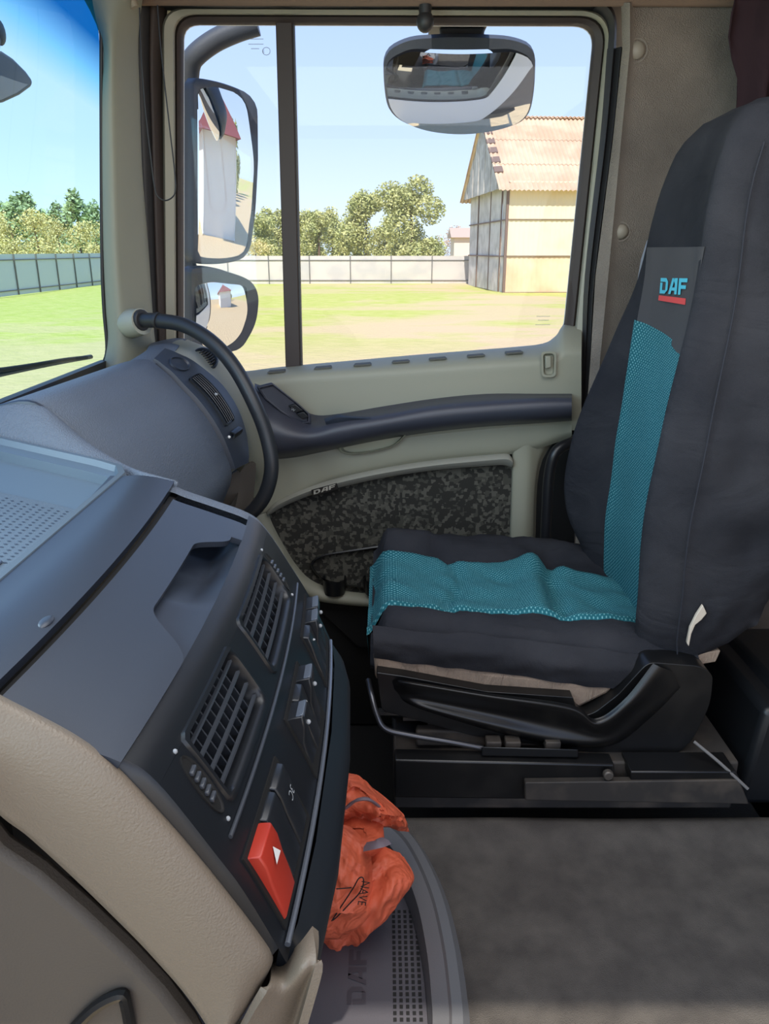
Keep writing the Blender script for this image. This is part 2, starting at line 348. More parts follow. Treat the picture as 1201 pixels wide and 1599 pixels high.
# trees: a trunk and a crown of leaf sprays
def crown_mb(c, r, n, leaf, seed, cone=0.0, lumps=14):
    rnd = random.Random(seed); k = MB(); c = V(c); L = []
    for i in range(lumps):
        z = rnd.uniform(-.85, .85); rad = math.sqrt(1-z*z)*rnd.uniform(.2, .72)*(1-cone*(z+1)/2); a = rnd.uniform(0, 6.28)
        L.append((V((math.cos(a)*rad*r[0], math.sin(a)*rad*r[1], z*r[2])), rnd.uniform(.3, .48)*(1-cone*.5*(z+1)/2)))
    for i in range(n):
        q, s_ = L[i % len(L)]
        d = V((rnd.gauss(0, 1), rnd.gauss(0, 1), rnd.gauss(0, 1))).normalized()*rnd.uniform(.45, 1.0)
        p = c+q+V((d.x*r[0]*s_, d.y*r[1]*s_, d.z*r[2]*s_))
        a = V((rnd.gauss(0, 1), rnd.gauss(0, 1), rnd.gauss(0, .6))).normalized()*leaf*rnd.uniform(.6, 1.3); b = a.cross(V((rnd.gauss(0, 1), rnd.gauss(0, 1), rnd.gauss(0, 1)))).normalized()*leaf*rnd.uniform(.4, .8)
        k.add([p-a, p+b*.9, p+a, p-b], [(0, 1, 2, 3)])
    return k
def leafmat(name, c, c2):
    return mat(name, c, .9, c2=c2, nscale=.9, lo=.35, hi=.65, spec=.1)
lm_pine = leafmat('pine needles', (168, 172, 112), (206, 202, 142)); lm_bush = leafmat('budding twigs', (206, 192, 130), (224, 208, 150)); lm_far = leafmat('far pine', (150, 168, 128), (178, 190, 146)); lm_bare = leafmat('bare twigs', (190, 160, 140), (205, 178, 158))  # leaf colours lightened to paint in the outdoor haze
m_trunk = mat('bark', (110, 86, 70), .95)
def tree(name, label, x, y, w, h, lm, n, leaf, seed, group=None, z0=.12, cone=.5, cat='tree'):
    t = thing(name, label, cat, group)
    MB().tube([(x, y, G), (x+.1*w*.3, y, G+h*.5), (x, y, G+h*.85)], lambda q: max(.03*w*(1-q), .03), 8, 3).obj('trunk', m_trunk, t)
    crown_mb((x, y, G+h*(z0+(1-z0)/2)), (w/2, w/2, h*(1-z0)/2), n, leaf, seed, cone).obj('crown', lm, t)
    return t
def gx(px, Y): return (px-600.5)/F*.955*Y
tree('pine_tree', 'tallest bushy pine standing behind the fence, right of the window divider', gx(638, 72), 72, 8.8, 8.2, lm_pine, 15000, .14, 1, None, .06, .3)
tree('pine_tree', 'rounded pine left of the tallest pine behind the fence', gx(570, 75), 75, 6.6, 7.3, lm_pine, 10000, .14, 2, None, .06, .4)
tree('bare_tree', 'bare rounded tree between the tall pine and the barn', gx(714, 105), 105, 6.5, 5.4, lm_bare, 1600, .12, 3, None, .2, .2)
GT = 'row of pines behind the back fence'
ORD = ('first', 'second', 'third', 'fourth', 'fifth', 'sixth', 'seventh', 'eighth', 'ninth', 'tenth')
for i, px in enumerate((408, 428, 478, 497, 518, 602)):
    tree('pine_tree', ORD[i]+' small pine from the left in the hazy row behind the back fence', gx(px, 82+i % 3*5), 82+i % 3*5, 5.4, 6.0+(i*37 % 10)*.13, lm_pine, 6000, .14, 20+i, GT, .05, .45)
GB = 'budding bushes behind the side fence'
for i, (px, Y, h) in enumerate(((-8, 58, 5.6), (26, 66, 5.4), (62, 60, 5.2), (96, 68, 4.8), (128, 64, 4.6), (154, 72, 4.6))):
    tree('budding_bush', ORD[i]+' pale yellow budding bush from the left behind the side fence', gx(px, Y), Y, 4.6, h, lm_bush, 3600, .10, 60+i, GB, .02, .1, 'bush')
tree('budding_bush', 'low yellow budding bush between the door mirrors and the window divider', gx(398, 72), 72, 6.0, 3.4, lm_bush, 2600, .10, 70, GB, .02, .1, 'bush')
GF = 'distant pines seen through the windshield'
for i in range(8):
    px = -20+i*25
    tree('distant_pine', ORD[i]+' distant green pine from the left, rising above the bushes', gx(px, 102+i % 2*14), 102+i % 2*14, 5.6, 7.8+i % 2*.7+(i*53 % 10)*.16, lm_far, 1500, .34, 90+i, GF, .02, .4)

# house that only the door mirrors show
hs = thing('house', 'white house with a red tiled roof, seen only in the door mirror', 'house')
HX0, HX1, HY0, HY1, HH = 15.5, 25.0, 3.5, 7.8, 3.0
m_hw = mat('white render', (222, 220, 214), .9); m_hr = mat('red roof tile', (150, 84, 78), .7)
MB().box(((HX0+HX1)/2, (HY0+HY1)/2, G+HH/2+.4), (HX1-HX0, HY1-HY0, HH+.8)).obj('wall', m_hw, hs)
zt = G+HH+.8
MB().add([(HX0-.6, HY0-.6, zt), (HX1+.6, HY0-.6, zt), (HX1+.6, HY1+.6, zt), (HX0-.6, HY1+.6, zt), (HX0+1.5, (HY0+HY1)/2, zt+1.9), (HX1-1.5, (HY0+HY1)/2, zt+1.9)], [(3, 2, 1, 0), (0, 1, 5, 4), (1, 2, 5), (2, 3, 4, 5), (3, 0, 4)]).obj('roof', m_hr, hs)
for y in (HY0+.05, HY1-.05): MB().tube([(HX0-.08, y, zt-.1), (HX0-.08, y, G+.3), (HX0-.3, y, G+.12)], .06, 8, 3).obj('downpipe', m_white, hs)
for i in range(5):
    x = 34+i*5
    tree('pine_tree', ORD[i]+' nearest pine behind the mirrored house', x, 8.5+i*3.4, 4.6, 8, lm_pine, 900, .35, 200+i, 'pines seen in the door mirror', .05, .5)

# ================= CAB SHELL ================================================
def L3(pts, Y): return [PY(p.x, p.y, Y) for p in pts]
N = 288
def out(corners, Y, dy=None):
    P = resamp(rp(corners, 8), N); return [PY(p.x, p.y, Y) for p in P]
Og = [(286, 38, 24), (929, 40, 34), (879, 537, 36), (286, 590, 4)]
O1 = [(273, 23, 34), (949, 25, 46), (889, 600, 4), (276, 640, 4)]
O2 = [(253, 12, 36), (958, 15, 52), (906, 640, 4), (258, 700, 4)]
O3 = [(240, 4, 40), (979, 8, 60), (906, 830, 4), (250, 830, 4)]
def sh(c, dx, dy): return [(p[0]+dx*(1 if p[0] > 600 else -1), p[1]+dy*(1 if p[1] > 300 else -1), p[2]) for p in c]
door = tag(bpy.data.objects.new('door_1', None), kind='structure'); COL.objects.link(door)
MB().loft([out(Og, 1.80), out(sh(Og, -1, -1), 1.785), out(sh(Og, 4, 4), 1.772), out(sh(O1, -3, -3), 1.765), out(O1, 1.772), out(O1, 1.80)]).obj('rubber_seal', m_rubber, door)
MB().loft([out(O1, 1.80), out(O1, 1.762), out(sh(O1, 3, 2), 1.752), out(sh(O2, -3, -2), 1.745), out(O2, 1.755), out(O2, 1.80)]).obj('window_frame', m_frame, door)
# outer skin of the door, below and around the glass
_o = resamp(rp(sh(Og, -2, -2), 8), N); _c = V((600, 300))
MB().loft([[PY(p.x, p.y, 1.815) for p in _o], [PY(_c.x+(p.x-_c.x)*1.12, _c.y+(p.y-_c.y)*1.2, 1.825) for p in _o], [PY(_c.x+(p.x-_c.x)*1.25, _c.y+(p.y-_c.y)*(1.2 if p.y < 300 else 3.5), 1.83) for p in _o]]).obj('outer_skin', m_paint, door, solid=.004)
# glass and divider
gm, gt_, gtr = glassmat('side window glass', (.93, .95, .97, 1))
wn = tag(bpy.data.objects.new('window_1', None), kind='structure'); COL.objects.link(wn)
MB().prism(out(sh(Og, 1, 1), 1.800), (0, .004, 0)).obj('pane', gm, wn)
dv = MB(); a = [(430, 26), (456, 26), (469, 575), (446, 575)]
dv.prism([PY(x, y, 1.775) for x, y in a], (0, .03, 0)); dv.obj('divider', m_rubber, wn, bevel=.002)
a = [(456, 26), (459, 26), (472, 575), (469, 575)]
MB().prism([PY(x, y, 1.78) for x, y in a], (0, .02, 0)).obj('divider_edge', m_seal, wn)
# etched marks on the glass
for (x, y, s_) in ((392, 60, .008), (392, 70, .008), (414, 80, .010)):
    pass
text_mb('E', PY(410, 83, 1.798), (1, 0, 0), (0, 0, 1), .009).obj('etched_mark', m_print, wn)
for i, (x, y, w_) in enumerate(((390, 61, 20), (388, 69, 22), (392, 76, 12), (838, 494, 22), (840, 500, 18), (836, 507, 24))):
    p = PY(x, y, 1.797); MB().box(p+V((w_*.0007, 0, 0)), (w_*.0014, .0004, .0010)).obj('etched_line', m_print, wn)
MB().tube([PY(416+6*math.cos(i*math.pi/6), 80+6*math.sin(i*math.pi/6), 1.797) for i in range(13)], .0005, 4, 2).obj('etched_ring', m_print, wn)

# door jamb seal (right and top) and B pillar side
sealR = [[PY(x, y, Y) for x, y in ((979, 6), (975, 100), (947, 260), (928, 431), (921, 600), (903, 700), (880, 850))] for Y in (1.70,)]
def strip(pl, pr, Y0, Y1, name, m, parent=None, rnd=.012, th=.03):
    P = crc([PY(x, y, Y0) for x, y in pl], 5); Q = crc([PY(x, y, Y1) for x, y in pr], 5)
    rows = [[p+V((0, th, 0)) for p in P], P, [p.lerp(q, .5)-V((0, rnd, 0)) for p, q in zip(P, Q)], Q, [q+V((0, th, 0)) for q in Q]]
    return MB().grid(rows).obj(name, m, parent, angle=80)
tag(strip([(950, 75), (938, 220), (915, 431), (909, 563), (903, 660), (897, 705)], [(962, 75), (948, 220), (922, 431), (915, 563), (909, 660), (903, 705)], 1.74, 1.74, 'trim_1', m_seal), kind='structure')
tag(strip([(240, 9), (400, 12), (880, 11), (930, 14), (950, 36), (950, 80)], [(240, 3), (400, 5), (880, 3), (944, 5), (962, 28), (962, 80)], 1.742, 1.74, 'trim_2', m_seal), kind='structure')
tag(strip([(962, 75), (948, 220), (922, 431), (915, 563), (909, 660), (903, 700)], [(973, 75), (958, 220), (931, 431), (923, 563), (916, 660), (906, 700)], 1.735, 1.73, 'trim_3', m_seal), kind='structure')
# felt lined wall behind the door opening
wl = tag(bpy.data.objects.new('wall_side', None), kind='structure'); COL.objects.link(wl)
ys = (4, 75, 220, 431, 563, 660, 760, 900)
xa = (970, 972, 957, 930, 922, 915, 905, 895); xb = (984, 984, 970, 950, 937, 932, 925, 915); xc = (990, 992, 981, 962, 950, 944, 935, 925)
R = [[PY(x, y, 1.735) for x, y in zip(xa, ys)], [PY(x, y, 1.705) for x, y in zip(xa, ys)], [PY(x, y, 1.69) for x, y in zip(xb, ys)], [PY(x, y, 1.712) for x, y in zip(xc, ys)], [PY(x+150, y, 1.718) for x, y in zip(xc, ys)], [V((1.42, 1.72, PY(x, y, 1.72).z)) for x, y in zip(xc, ys)]]
for r_ in R: r_.append(V((r_[-1].x, r_[-1].y, -.95)))
MB().grid(R).obj('felt_panel', m_wall, wl, solid=.02, soff=-1, angle=60)
for (x, y, r) in ((994, 79, .017), (970, 362, .015)):
    p = PY(x, y, 1.712); MB().ell(p, (r, .012, r), 16, 8).obj('screw_cap', mat('cap plastic', (150, 140, 126), .5), wl)
    MB().tube([p+V((r*1.25*math.cos(a*math.pi/8), 0, r*1.25*math.sin(a*math.pi/8))) for a in range(17)], .002, 6, 1).obj('cap_ring', m_wall, wl)
# roof with its edge trim, driver side wall, all out of view except the edge
tag(MB().box((.42, .655, .535), (2.06, 2.29, .05)).obj('ceiling', m_head), kind='structure')
tag(MB().hexa([PY(185, -30, 1.70), PY(185, 9, 1.70), PY(185, 9, 1.9), PY(185, -30, 1.9)], [PY(1720, -30, 1.70), PY(1720, 12, 1.70), PY(1720, 12, 1.9), PY(1720, -30, 1.9)]).obj('trim_4', m_head, bevel=.006), kind='structure')
MB().tube([PY(196, -4, 1.62), PY(206, 2, 1.62), PY(211, 12, 1.62)], .008, 10, 4).obj('visor_clip', mat('clip plastic', (160, 146, 126), .5), None)['kind'] = 'structure'
# A pillar (trim between windshield and door)
pil = tag(bpy.data.objects.new('wall_pillar', None), kind='structure'); COL.objects.link(pil)
ys = (-25, 60, 150, 260, 390, 480, 530, 575, 620)
def col(xs, Y): return [PY(x, y, Y) for x, y in zip(xs, ys)]
R = [col((120, 157, 157, 157, 159, 163, 166, 158, 140), 1.64), col((122, 160, 160, 160, 162, 166, 169, 160, 142), 1.60),
     col((160, 172, 172, 174, 178, 184, 186, 182, 175), 1.575), col((205, 190, 190, 192, 196, 202, 208, 210, 210), 1.60), col((222, 214, 216, 219, 225, 232, 236, 240, 240), 1.665), col((226, 216, 218, 222, 232, 238, 242, 248, 250), 1.70)]
MB().grid(cgrid(R, 32, 20)).obj('pillar_trim', m_pillar, pil, solid=.012, soff=-1, angle=70)
# dark seals between pillar and door frame
def vstrip(x0s, x1s, Y0, Y1, name, m, bulge=.01, yy=(-10, 100, 200, 300, 400, 480, 560, 620)):
    P = [PY(x, y, Y0) for x, y in zip(x0s, yy)]; Q = [PY(x, y, Y1) for x, y in zip(x1s, yy)]
    R = [[p+V((0, .03, 0)) for p in P], P, [p.lerp(q, .5)-V((0, bulge, 0)) for p, q in zip(P, Q)], Q, [q+V((0, .03, 0)) for q in Q]]
    return MB().grid(cgrid(R, 24, 12)).obj(name, m, pil, angle=80)
vstrip((212, 214, 217, 222, 228, 232, 238, 242), (236, 234, 237, 240, 243, 246, 250, 254), 1.72, 1.735, 'seal_lip', m_seal, .008)
vstrip((234, 233, 236, 239, 242, 245, 249, 252), (256, 250, 251, 254, 257, 259, 262, 264), 1.735, 1.75, 'seal_lip', m_rubber, .012)
# base of the grab handle on the pillar
kb = MB(); c = PY(212, 504, 1.575)
kb.tube([PY(204, 505, 1.60), PY(208, 505, 1.585), PY(222, 502, 1.57)], lambda q: .030-.004*q, 20, 4)
kb.obj('handle_mount', mat('mount plastic', (158, 158, 144), .5), pil, bevel=.003)
gh = thing('grab_handle', 'long curved black grab handle between the pillar and the dashboard', 'handle')
path = [PY(222, 500, 1.57), PY(250, 501, 1.555), PY(290, 509, 1.54), PY(331, 534, 1.52), PY(365, 572, 1.50), PY(394, 624, 1.48), PY(415, 676, 1.47), PY(424, 725, 1.46), PY(417, 765, 1.46), PY(400, 793, 1.465), PY(375, 815, 1.48)]
MB().tube(path, .0145, 16, 8).obj('grip', mat('handle rubber', (38, 40, 44), .42), gh)
MB().tube([PY(244, 500, 1.556), PY(248, 501, 1.554)], .0162, 16, 2).obj('collar', m_seal, gh)
MB().tube([PY(214, 500, 1.575), PY(224, 500, 1.568)], .021, 16, 2).obj('socket', m_seal, gh, bevel=.002)
# thin black cord hanging in a loop
cd_ = [(218, 12), (221, 90), (227, 170), (236, 250), (241, 290), (246, 306), (257, 313), (268, 309), (274, 298), (273, 270), (265, 200), (256, 120), (250, 60), (246, 8)]
tag(MB().tube([PY(x, y, 1.56) for x, y in cd_], .0013, 8, 8).obj('hanging_string', mat('cord', (28, 28, 28), .5)), 'thin black string hanging in a long narrow loop by the pillar', 'string')

# windshield
wm, t, tr = glassmat('windshield glass', (.80, .95, .99, 1))
co = t.nodes.new('ShaderNodeTexCoord'); sp = t.nodes.new('ShaderNodeSeparateXYZ'); r = t.nodes.new('ShaderNodeValToRGB'); ml = t.nodes.new('ShaderNodeMapRange')
ml.inputs[1].default_value = .34; ml.inputs[2].default_value = .46
ad = t.nodes.new('ShaderNodeMath'); ad.operation = 'MULTIPLY_ADD'; ad.inputs[1].default_value = .06
t.links.new(co.outputs['Object'], sp.inputs[0]); t.links.new(sp.outputs[1], ad.inputs[0]); t.links.new(sp.outputs[2], ad.inputs[2])
t.links.new(ad.outputs[0], ml.inputs[0]); t.links.new(ml.outputs[0], r.inputs[0]); t.links.new(r.outputs[0], tr.inputs[0])
e = r.color_ramp.elements; e[0].color = (.72, .93, .98, 1); e[1].color = (.01, .17, .42, 1); q = e.new(.45); q.color = (.30, .72, .90, 1)
ws = tag(bpy.data.objects.new('window_2', None), kind='structure'); COL.objects.link(ws)
A1 = PY(148, -60, 1.61); A2 = PY(157, 100, 1.61); A3 = PY(159, 390, 1.61); A4 = PY(167, 565, 1.61)
def back(p): return V((p.x, -.45, p.z))
MB().grid([[A1, A2, A3, A4], [back(p) for p in (A1, A2, A3, A4)]]).obj('windshield_pane', wm, ws)
fr = MB()      # black ceramic edge and lower seal
fr.hexa([A4+V((-.012, 0, -.03)), A4+V((.004, 0, -.03)), A4+V((.004, 0, .004)), A4+V((-.012, 0, .004))], [back(A4)+V((-.012, 0, -.03)), back(A4)+V((.004, 0, -.03)), back(A4)+V((.004, 0, .004)), back(A4)+V((-.012, 0, .004))])
fr.obj('windshield_seal', m_seal, ws)
P = [PY(x, y, 1.605) for x, y in ((138, -5), (150, 8), (156, 30), (158, 60), (158, 150), (159, 390), (162, 480), (167, 545), (160, 570))]
MB().tube(P, .0035, 8, 5).obj('windshield_edge', m_seal, ws)
hd = MB(); hd.box((A1.x-.0, .55, .54), (.10, 2.2, .10)); tag(hd.obj('wall_header', m_head), kind='structure')
tag(MB().box((A4.x-.03, .55, A4.z-.5), (.03, 2.4, .86)).obj('wall_front', m_paint), kind='structure')
# wiper
wp = thing('windshield_wiper', 'black wiper resting along the bottom of the windshield', 'wiper')
MB().tube([PX(-60, 598, -.66), PX(20, 580, -.66), PX(90, 566, -.66), PX(142, 557, -.66)], .005, 8, 4).obj('wiper_arm', m_seal, wp)
bl = [PX(-60, 586, -.655), PX(40, 572, -.655), PX(100, 562, -.655), PX(135, 558, -.655)]
MB().tube(bl, .004, 8, 4).obj('blade', m_dark, wp)
for i in range(5): 
    a = PX(4+i*12, 583-i*2, -.657); b = PX(4+i*12, 576-i*2, -.657); MB().tube([a, b], .002, 6, 1).obj('bracket', m_seal, wp)
# front mirror beyond the windshield
fm = thing('front_mirror', 'dark front mirror hanging outside the windshield at far left', 'mirror')
MB().loft([[PX(x, y, X) for x, y in ((-30, 78), (2, 80), (20, 92), (40, 112), (50, 126), (49, 134), (30, 148), (4, 160), (-30, 166))] for X in (-.86, -.80)], True, True).obj('mirror_housing', m_house, fm, bevel=.008, seg=3)
MB().loft([[PX(x, y, X) for x, y in ((-28, 120), (2, 118), (30, 128), (44, 132), (26, 145), (2, 156), (-28, 162))] for X in (-.798, -.792)], True, True).obj('mirror_glass', mat('painted warm reflection', (150, 132, 112), .25), fm)  # flat tan colour stands in for the reflection in this glass
MB().ell(PX(-2, 50, -.83), (.012, .022, .026)).obj('mirror_joint', m_seal, fm)
MB().tube([PX(-6, 60, -.83), PX(-10, 85, -.83)], .01, 8, 2).obj('mirror_arm', m_seal, fm)

# ---------------- door lower trim --------------------------------------------
def lerp_rows(top, bot, Y0, Y1): pass
# ledge + upper panel: px columns from left to right
cx_ = [372, 420, 470, 560, 650, 750, 840, 866, 876, 884, 908]
ytop = [582, 575, 570, 562, 554, 546, 538, 526, 512, 505, 505]
yl1 = [586, 579, 574, 567, 559, 551, 544, 532, 518, 515, 517]
yl2 = [600, 592, 586, 580, 574, 567, 561, 556, 550, 545, 545]
yar = [720, 700, 690, 682, 676, 668, 662, 660, 660, 660, 660]
R = [[PY(x, y, 1.79) for x, y in zip(cx_, ytop)], [PY(x, y, 1.745) for x, y in zip(cx_, yl1)], [PY(x, y, 1.700) for x, y in zip(cx_, yl2)],
     [PY(x, y+26, 1.694) for x, y in zip(cx_, yl2)], [PY(x, y-12, 1.698) for x, y in zip(cx_, yar)], [PY(x, y+12, 1.705) for x, y in zip(cx_, yar)]]
MB().grid(cgrid(R, 44, 30)).obj('upper_trim', m_trim, door, solid=.02, soff=-1, angle=50)
for x0 in (417, 490, 552, 612, 670, 730, 790):
    y0 = 581-(x0-417)*.080
    a = [PY(x0+dx, y0+dy-dx*.08, 1.716) for dx, dy in ((0, 1.2), (2, 2.6), (26, 2.6), (28, 1.2), (26, 0), (2, 0))]
    MB().prism(a, (0, .03, 0)).obj('vent_slot', mat('slot shade', (84, 84, 78), .8), door)
# lock knob in its recess
MB().loft([[PY(p.x, p.y, Y) for p in resamp(rp(c, 4), 32)] for c, Y in (([(845, 549, 6), (869, 549, 6), (868, 589, 6), (846, 589, 6)], 1.694), ([(845, 549, 6), (869, 549, 6), (868, 589, 6), (846, 589, 6)], 1.682), ([(848, 552, 5), (866, 552, 5), (865, 586, 5), (849, 586, 5)], 1.682), ([(850, 554, 5), (864, 554, 5), (863, 584, 5), (851, 584, 5)], 1.692))], True, True).obj('lock_recess', m_trim, door)
MB().prism([PY(x, y, 1.676) for x, y in ((852, 556), (861, 556), (861, 574), (852, 576))], (0, .02, 0)).obj('lock_knob', m_trim, door, bevel=.002)
# armrest
ax = [398, 412, 430, 462, 492, 530, 600, 680, 760, 840, 893]
a0 = [598, 603, 616, 632, 646, 645, 633, 621, 614, 614, 614]      # where it meets the panel
a1 = [603, 610, 624, 642, 657, 651, 640, 627, 619, 618, 618]      # back of the top
a2 = [620, 640, 656, 668, 670, 660, 649, 635, 628, 623, 622]      # top outer edge
a3 = [690, 704, 708, 706, 701, 695, 680, 669, 661, 656, 652]      # underside
a4 = [700, 714, 717, 714, 708, 700, 686, 674, 666, 661, 657]
R = [[PY(x, y, 1.70) for x, y in zip(ax, a0)], [PY(x, y, 1.672) for x, y in zip(ax, a1)], [PY(x, y, 1.625) for x, y in zip(ax, a2)], [PY(x, (y+z)/2, 1.612) for x, y, z in zip(ax, a2, a3)], [PY(x, y, 1.635) for x, y in zip(ax, a3)], [PY(x, y, 1.70) for x, y in zip(ax, a4)]]
am = MB(); gr = cgrid(R, 50, 36); am.grid(gr); n = len(gr[0])
am.f.append(tuple(k*n+n-1 for k in range(len(gr)))); am.f.append(tuple(reversed([k*n for k in range(len(gr))])))
am.obj('armrest', m_arm, door, angle=50)
# window switch pod on the front of the armrest
pod = [(400, 603), (424, 597), (466, 630), (486, 648), (486, 662), (470, 664), (440, 645), (412, 622)]
pm = MB().loft([[PY(x, y, 1.66) for x, y in pod], [PY(x, y, 1.648) for x, y in pod], [PY(x+(443-x)*.10, y+(632-y)*.10, 1.642) for x, y in pod], [PY(x+(443-x)*.14, y+(632-y)*.14, 1.65) for x, y in pod]], True, True).obj('switch_pod', m_arm, door, bevel=.002)
for q in ([(450, 634), (461, 631), (473, 641), (462, 645)], [(462, 646), (474, 643), (482, 651), (472, 655)]):
    sw = MB().prism([PY(x, y, 1.638) for x, y in q], (0, .014, 0)).obj('window_switch', m_black, pm, bevel=.0015)
text_mb('W', PY(454, 640, 1.6365), (.75, 0, -.4), (.4, 0, .75), .010).obj('switch_print', m_print, pm)
# inner release lever lying on the armrest
MB().grid(cgrid([[PY(506, 654, 1.64), PY(525, 647, 1.635), PY(545, 648, 1.635), PY(580, 652, 1.625)], [PY(508, 659, 1.63), PY(525, 653, 1.622), PY(545, 652, 1.622), PY(582, 655, 1.62)], [PY(510, 664, 1.635), PY(530, 662, 1.628), PY(550, 658, 1.628), PY(584, 658, 1.625)]], 20, 6)).obj('release_lever', m_cover, door, solid=.004)
# middle trim below the armrest
mx_ = [378, 405, 440, 500, 560, 640, 720, 790, 812, 840, 870, 893]
m0 = [700, 704, 706, 700, 692, 676, 664, 656, 654, 653, 652, 651]
m1 = [812, 806, 786, 756, 740, 724, 714, 709, 706, 700, 690, 684]
R = [[PY(x, y, 1.705) for x, y in zip(mx_, m0)], [PY(x, y+18, 1.70) for x, y in zip(mx_, m0)], [PY(x, y-8, 1.70) for x, y in zip(mx_, m1)], [PY(x, y+1, 1.712) for x, y in zip(mx_, m1)]]
MB().grid(cgrid(R, 44, 14)).obj('middle_trim', m_trim, door, solid=.015, soff=-1, angle=50)
# pull cup
cup = [(527, 697, 5), (545, 684, 10), (590, 676, 5), (630, 673, 8), (637, 677, 5), (618, 697, 12), (580, 707, 12), (545, 711, 10), (530, 706, 5)]
c0 = resamp(rp(cup, 4), 48); cc = sum(c0, V((0, 0)))/48
MB().loft([[PY(p.x, p.y, 1.700) for p in c0], [PY(p.x, p.y, 1.684) for p in c0], [PY(cc.x+(p.x-cc.x)*.93, cc.y+(p.y-cc.y)*.90, 1.681) for p in c0], [PY(cc.x+(p.x-cc.x)*.86, cc.y+(p.y-cc.y)*.78, 1.70) for p in c0], [PY(cc.x+(p.x-cc.x)*.4, cc.y+(p.y-cc.y)*.3, 1.706) for p in c0]], True, True).obj('pull_cup', mat('pull cup plastic', (158, 158, 138), .5), door, angle=60)
# silver arc above the cloth
s0 = [(417, 800), (424, 790), (440, 779), (480, 762), (530, 747), (600, 732), (680, 720), (760, 712), (792, 710), (800, 716)]
s1 = [(425, 802), (440, 794), (458, 786), (492, 773), (540, 761), (605, 747), (682, 736), (760, 730), (786, 729), (799, 732)]
rows = []
P0 = crc([PY(x, y, 1.70) for x, y in s0], 5); P1 = crc([PY(x, y, 1.705) for x, y in s1], 5)
MB().grid([[p+V((0, .02, 0)) for p in P0], P0, [p.lerp(q, .25)-V((0, .014, 0)) for p, q in zip(P0, P1)], [p.lerp(q, .8)-V((0, .006, 0)) for p, q in zip(P0, P1)], [q+V((0, .015, 0)) for q in P1]]).obj('silver_arc', m_silver, door, angle=75)
# patterned cloth inset
def patmat():
    m = bpy.data.materials.new('patterned dark cloth'); m.use_nodes = True; t = m.node_tree; b = t.nodes['Principled BSDF']; b.inputs['Roughness'].default_value = .95; b.inputs['Specular IOR Level'].default_value = .1
    co = t.nodes.new('ShaderNodeTexCoord'); mp = t.nodes.new('ShaderNodeMapping'); mp.inputs['Scale'].default_value = (1, 1, 1)
    t.links.new(co.outputs['Object'], mp.inputs[0]); v = t.nodes.new('ShaderNodeTexVoronoi'); v.distance = 'CHEBYCHEV'; v.inputs['Scale'].default_value = 120
    nz_ = t.nodes.new('ShaderNodeTexNoise'); nz_.inputs['Scale'].default_value = 45
    sx_ = t.nodes.new('ShaderNodeSeparateXYZ'); t.links.new(mp.outputs[0], v.inputs['Vector']); t.links.new(v.outputs['Color'], sx_.inputs[0])
    r = t.nodes.new('ShaderNodeValToRGB'); r.color_ramp.interpolation = 'CONSTANT'; e = r.color_ramp.elements; e[0].color = s2l((50, 49, 46)); e[0].position = 0; e[1].position = .55; e[1].color = s2l((86, 84, 77)); q = e.new(.8); q.color = s2l((70, 69, 63))
    t.links.new(sx_.outputs[0], r.inputs[0]); t.links.new(r.outputs[0], b.inputs['Base Color'])
    return m
fx = [418, 440, 500, 570, 650, 730, 799]
f0 = [794, 786, 764, 746, 734, 726, 724]; f1 = [868, 905, 930, 935, 935, 935, 930]
MB().grid([[PY(x, y, 1.72) for x, y in zip(fx, f0)], [PY(x, (y+z)/2, 1.716) for x, y, z in zip(fx, f0, f1)], [PY(x, z, 1.716) for x, z in zip(fx, f1)]]).obj('cloth_inset', patmat(), door, solid=.01, soff=-1)
# badge on the arc
bd = MB().hexa([PY(x, y, 1.682) for x, y in ((486, 765), (526, 754), (529, 764), (489, 776))], [PY(x, y, 1.70) for x, y in ((486, 765), (526, 754), (529, 764), (489, 776))]).obj('badge', m_black2, door, bevel=.001)
def daf(o, ux, uy, w, h, th=.16):      # three wide block letters
    o = V(o); ux = V(ux); uy = V(uy); lw = w/3.15; k = MB(); t_ = h*.24
    def poly(ps, x0):
        k.v_ = None; n = len(k.v); k.v += [o+ux*(x0+a*lw)+uy*(b*h) for a, b in ps]; k.f.append(tuple(range(n, n+len(ps))))
    g = lw*1.06
    for q in ([(0, 0), (.28, 0), (.28, .7), (0, .7)], [(0, .76), (.6, .76), (.72, 1), (0, 1)], [(.28, 0), (.62, 0), (.72, .22), (.28, .22)], [(.62, 0), (.95, .25), (.95, .76), (.72, 1), (.6, .76), (.68, .7), (.68, .3)]): poly(q, 0)
    for q in ([(0, 0), (.28, 0), (.66, 1), (.38, 1)], [(.5, 1), (.66, 1), (1, 1), (1, .0), (.72, 0), (.72, .62)], [(.32, .22), (.72, .22), (.72, .42), (.4, .42)]): poly(q, g)
    for q in ([(.08, 0), (.36, 0), (.36, 1), (.08, 1)], [(.36, .76), (1, .76), (1, 1), (.36, 1)], [(.36, .36), (.9, .36), (.9, .58), (.36, .58)]): poly(q, 2*g)
    return k
P = PY(490, 773, 1.6805); Q = PY(524, 763, 1.6805); u = (Q-P).normalized()
daf(P+V((0, 0, .001)), u, (-.0, 0, 1), (Q-P).length, .010).obj('badge_letters', m_silver, bd)
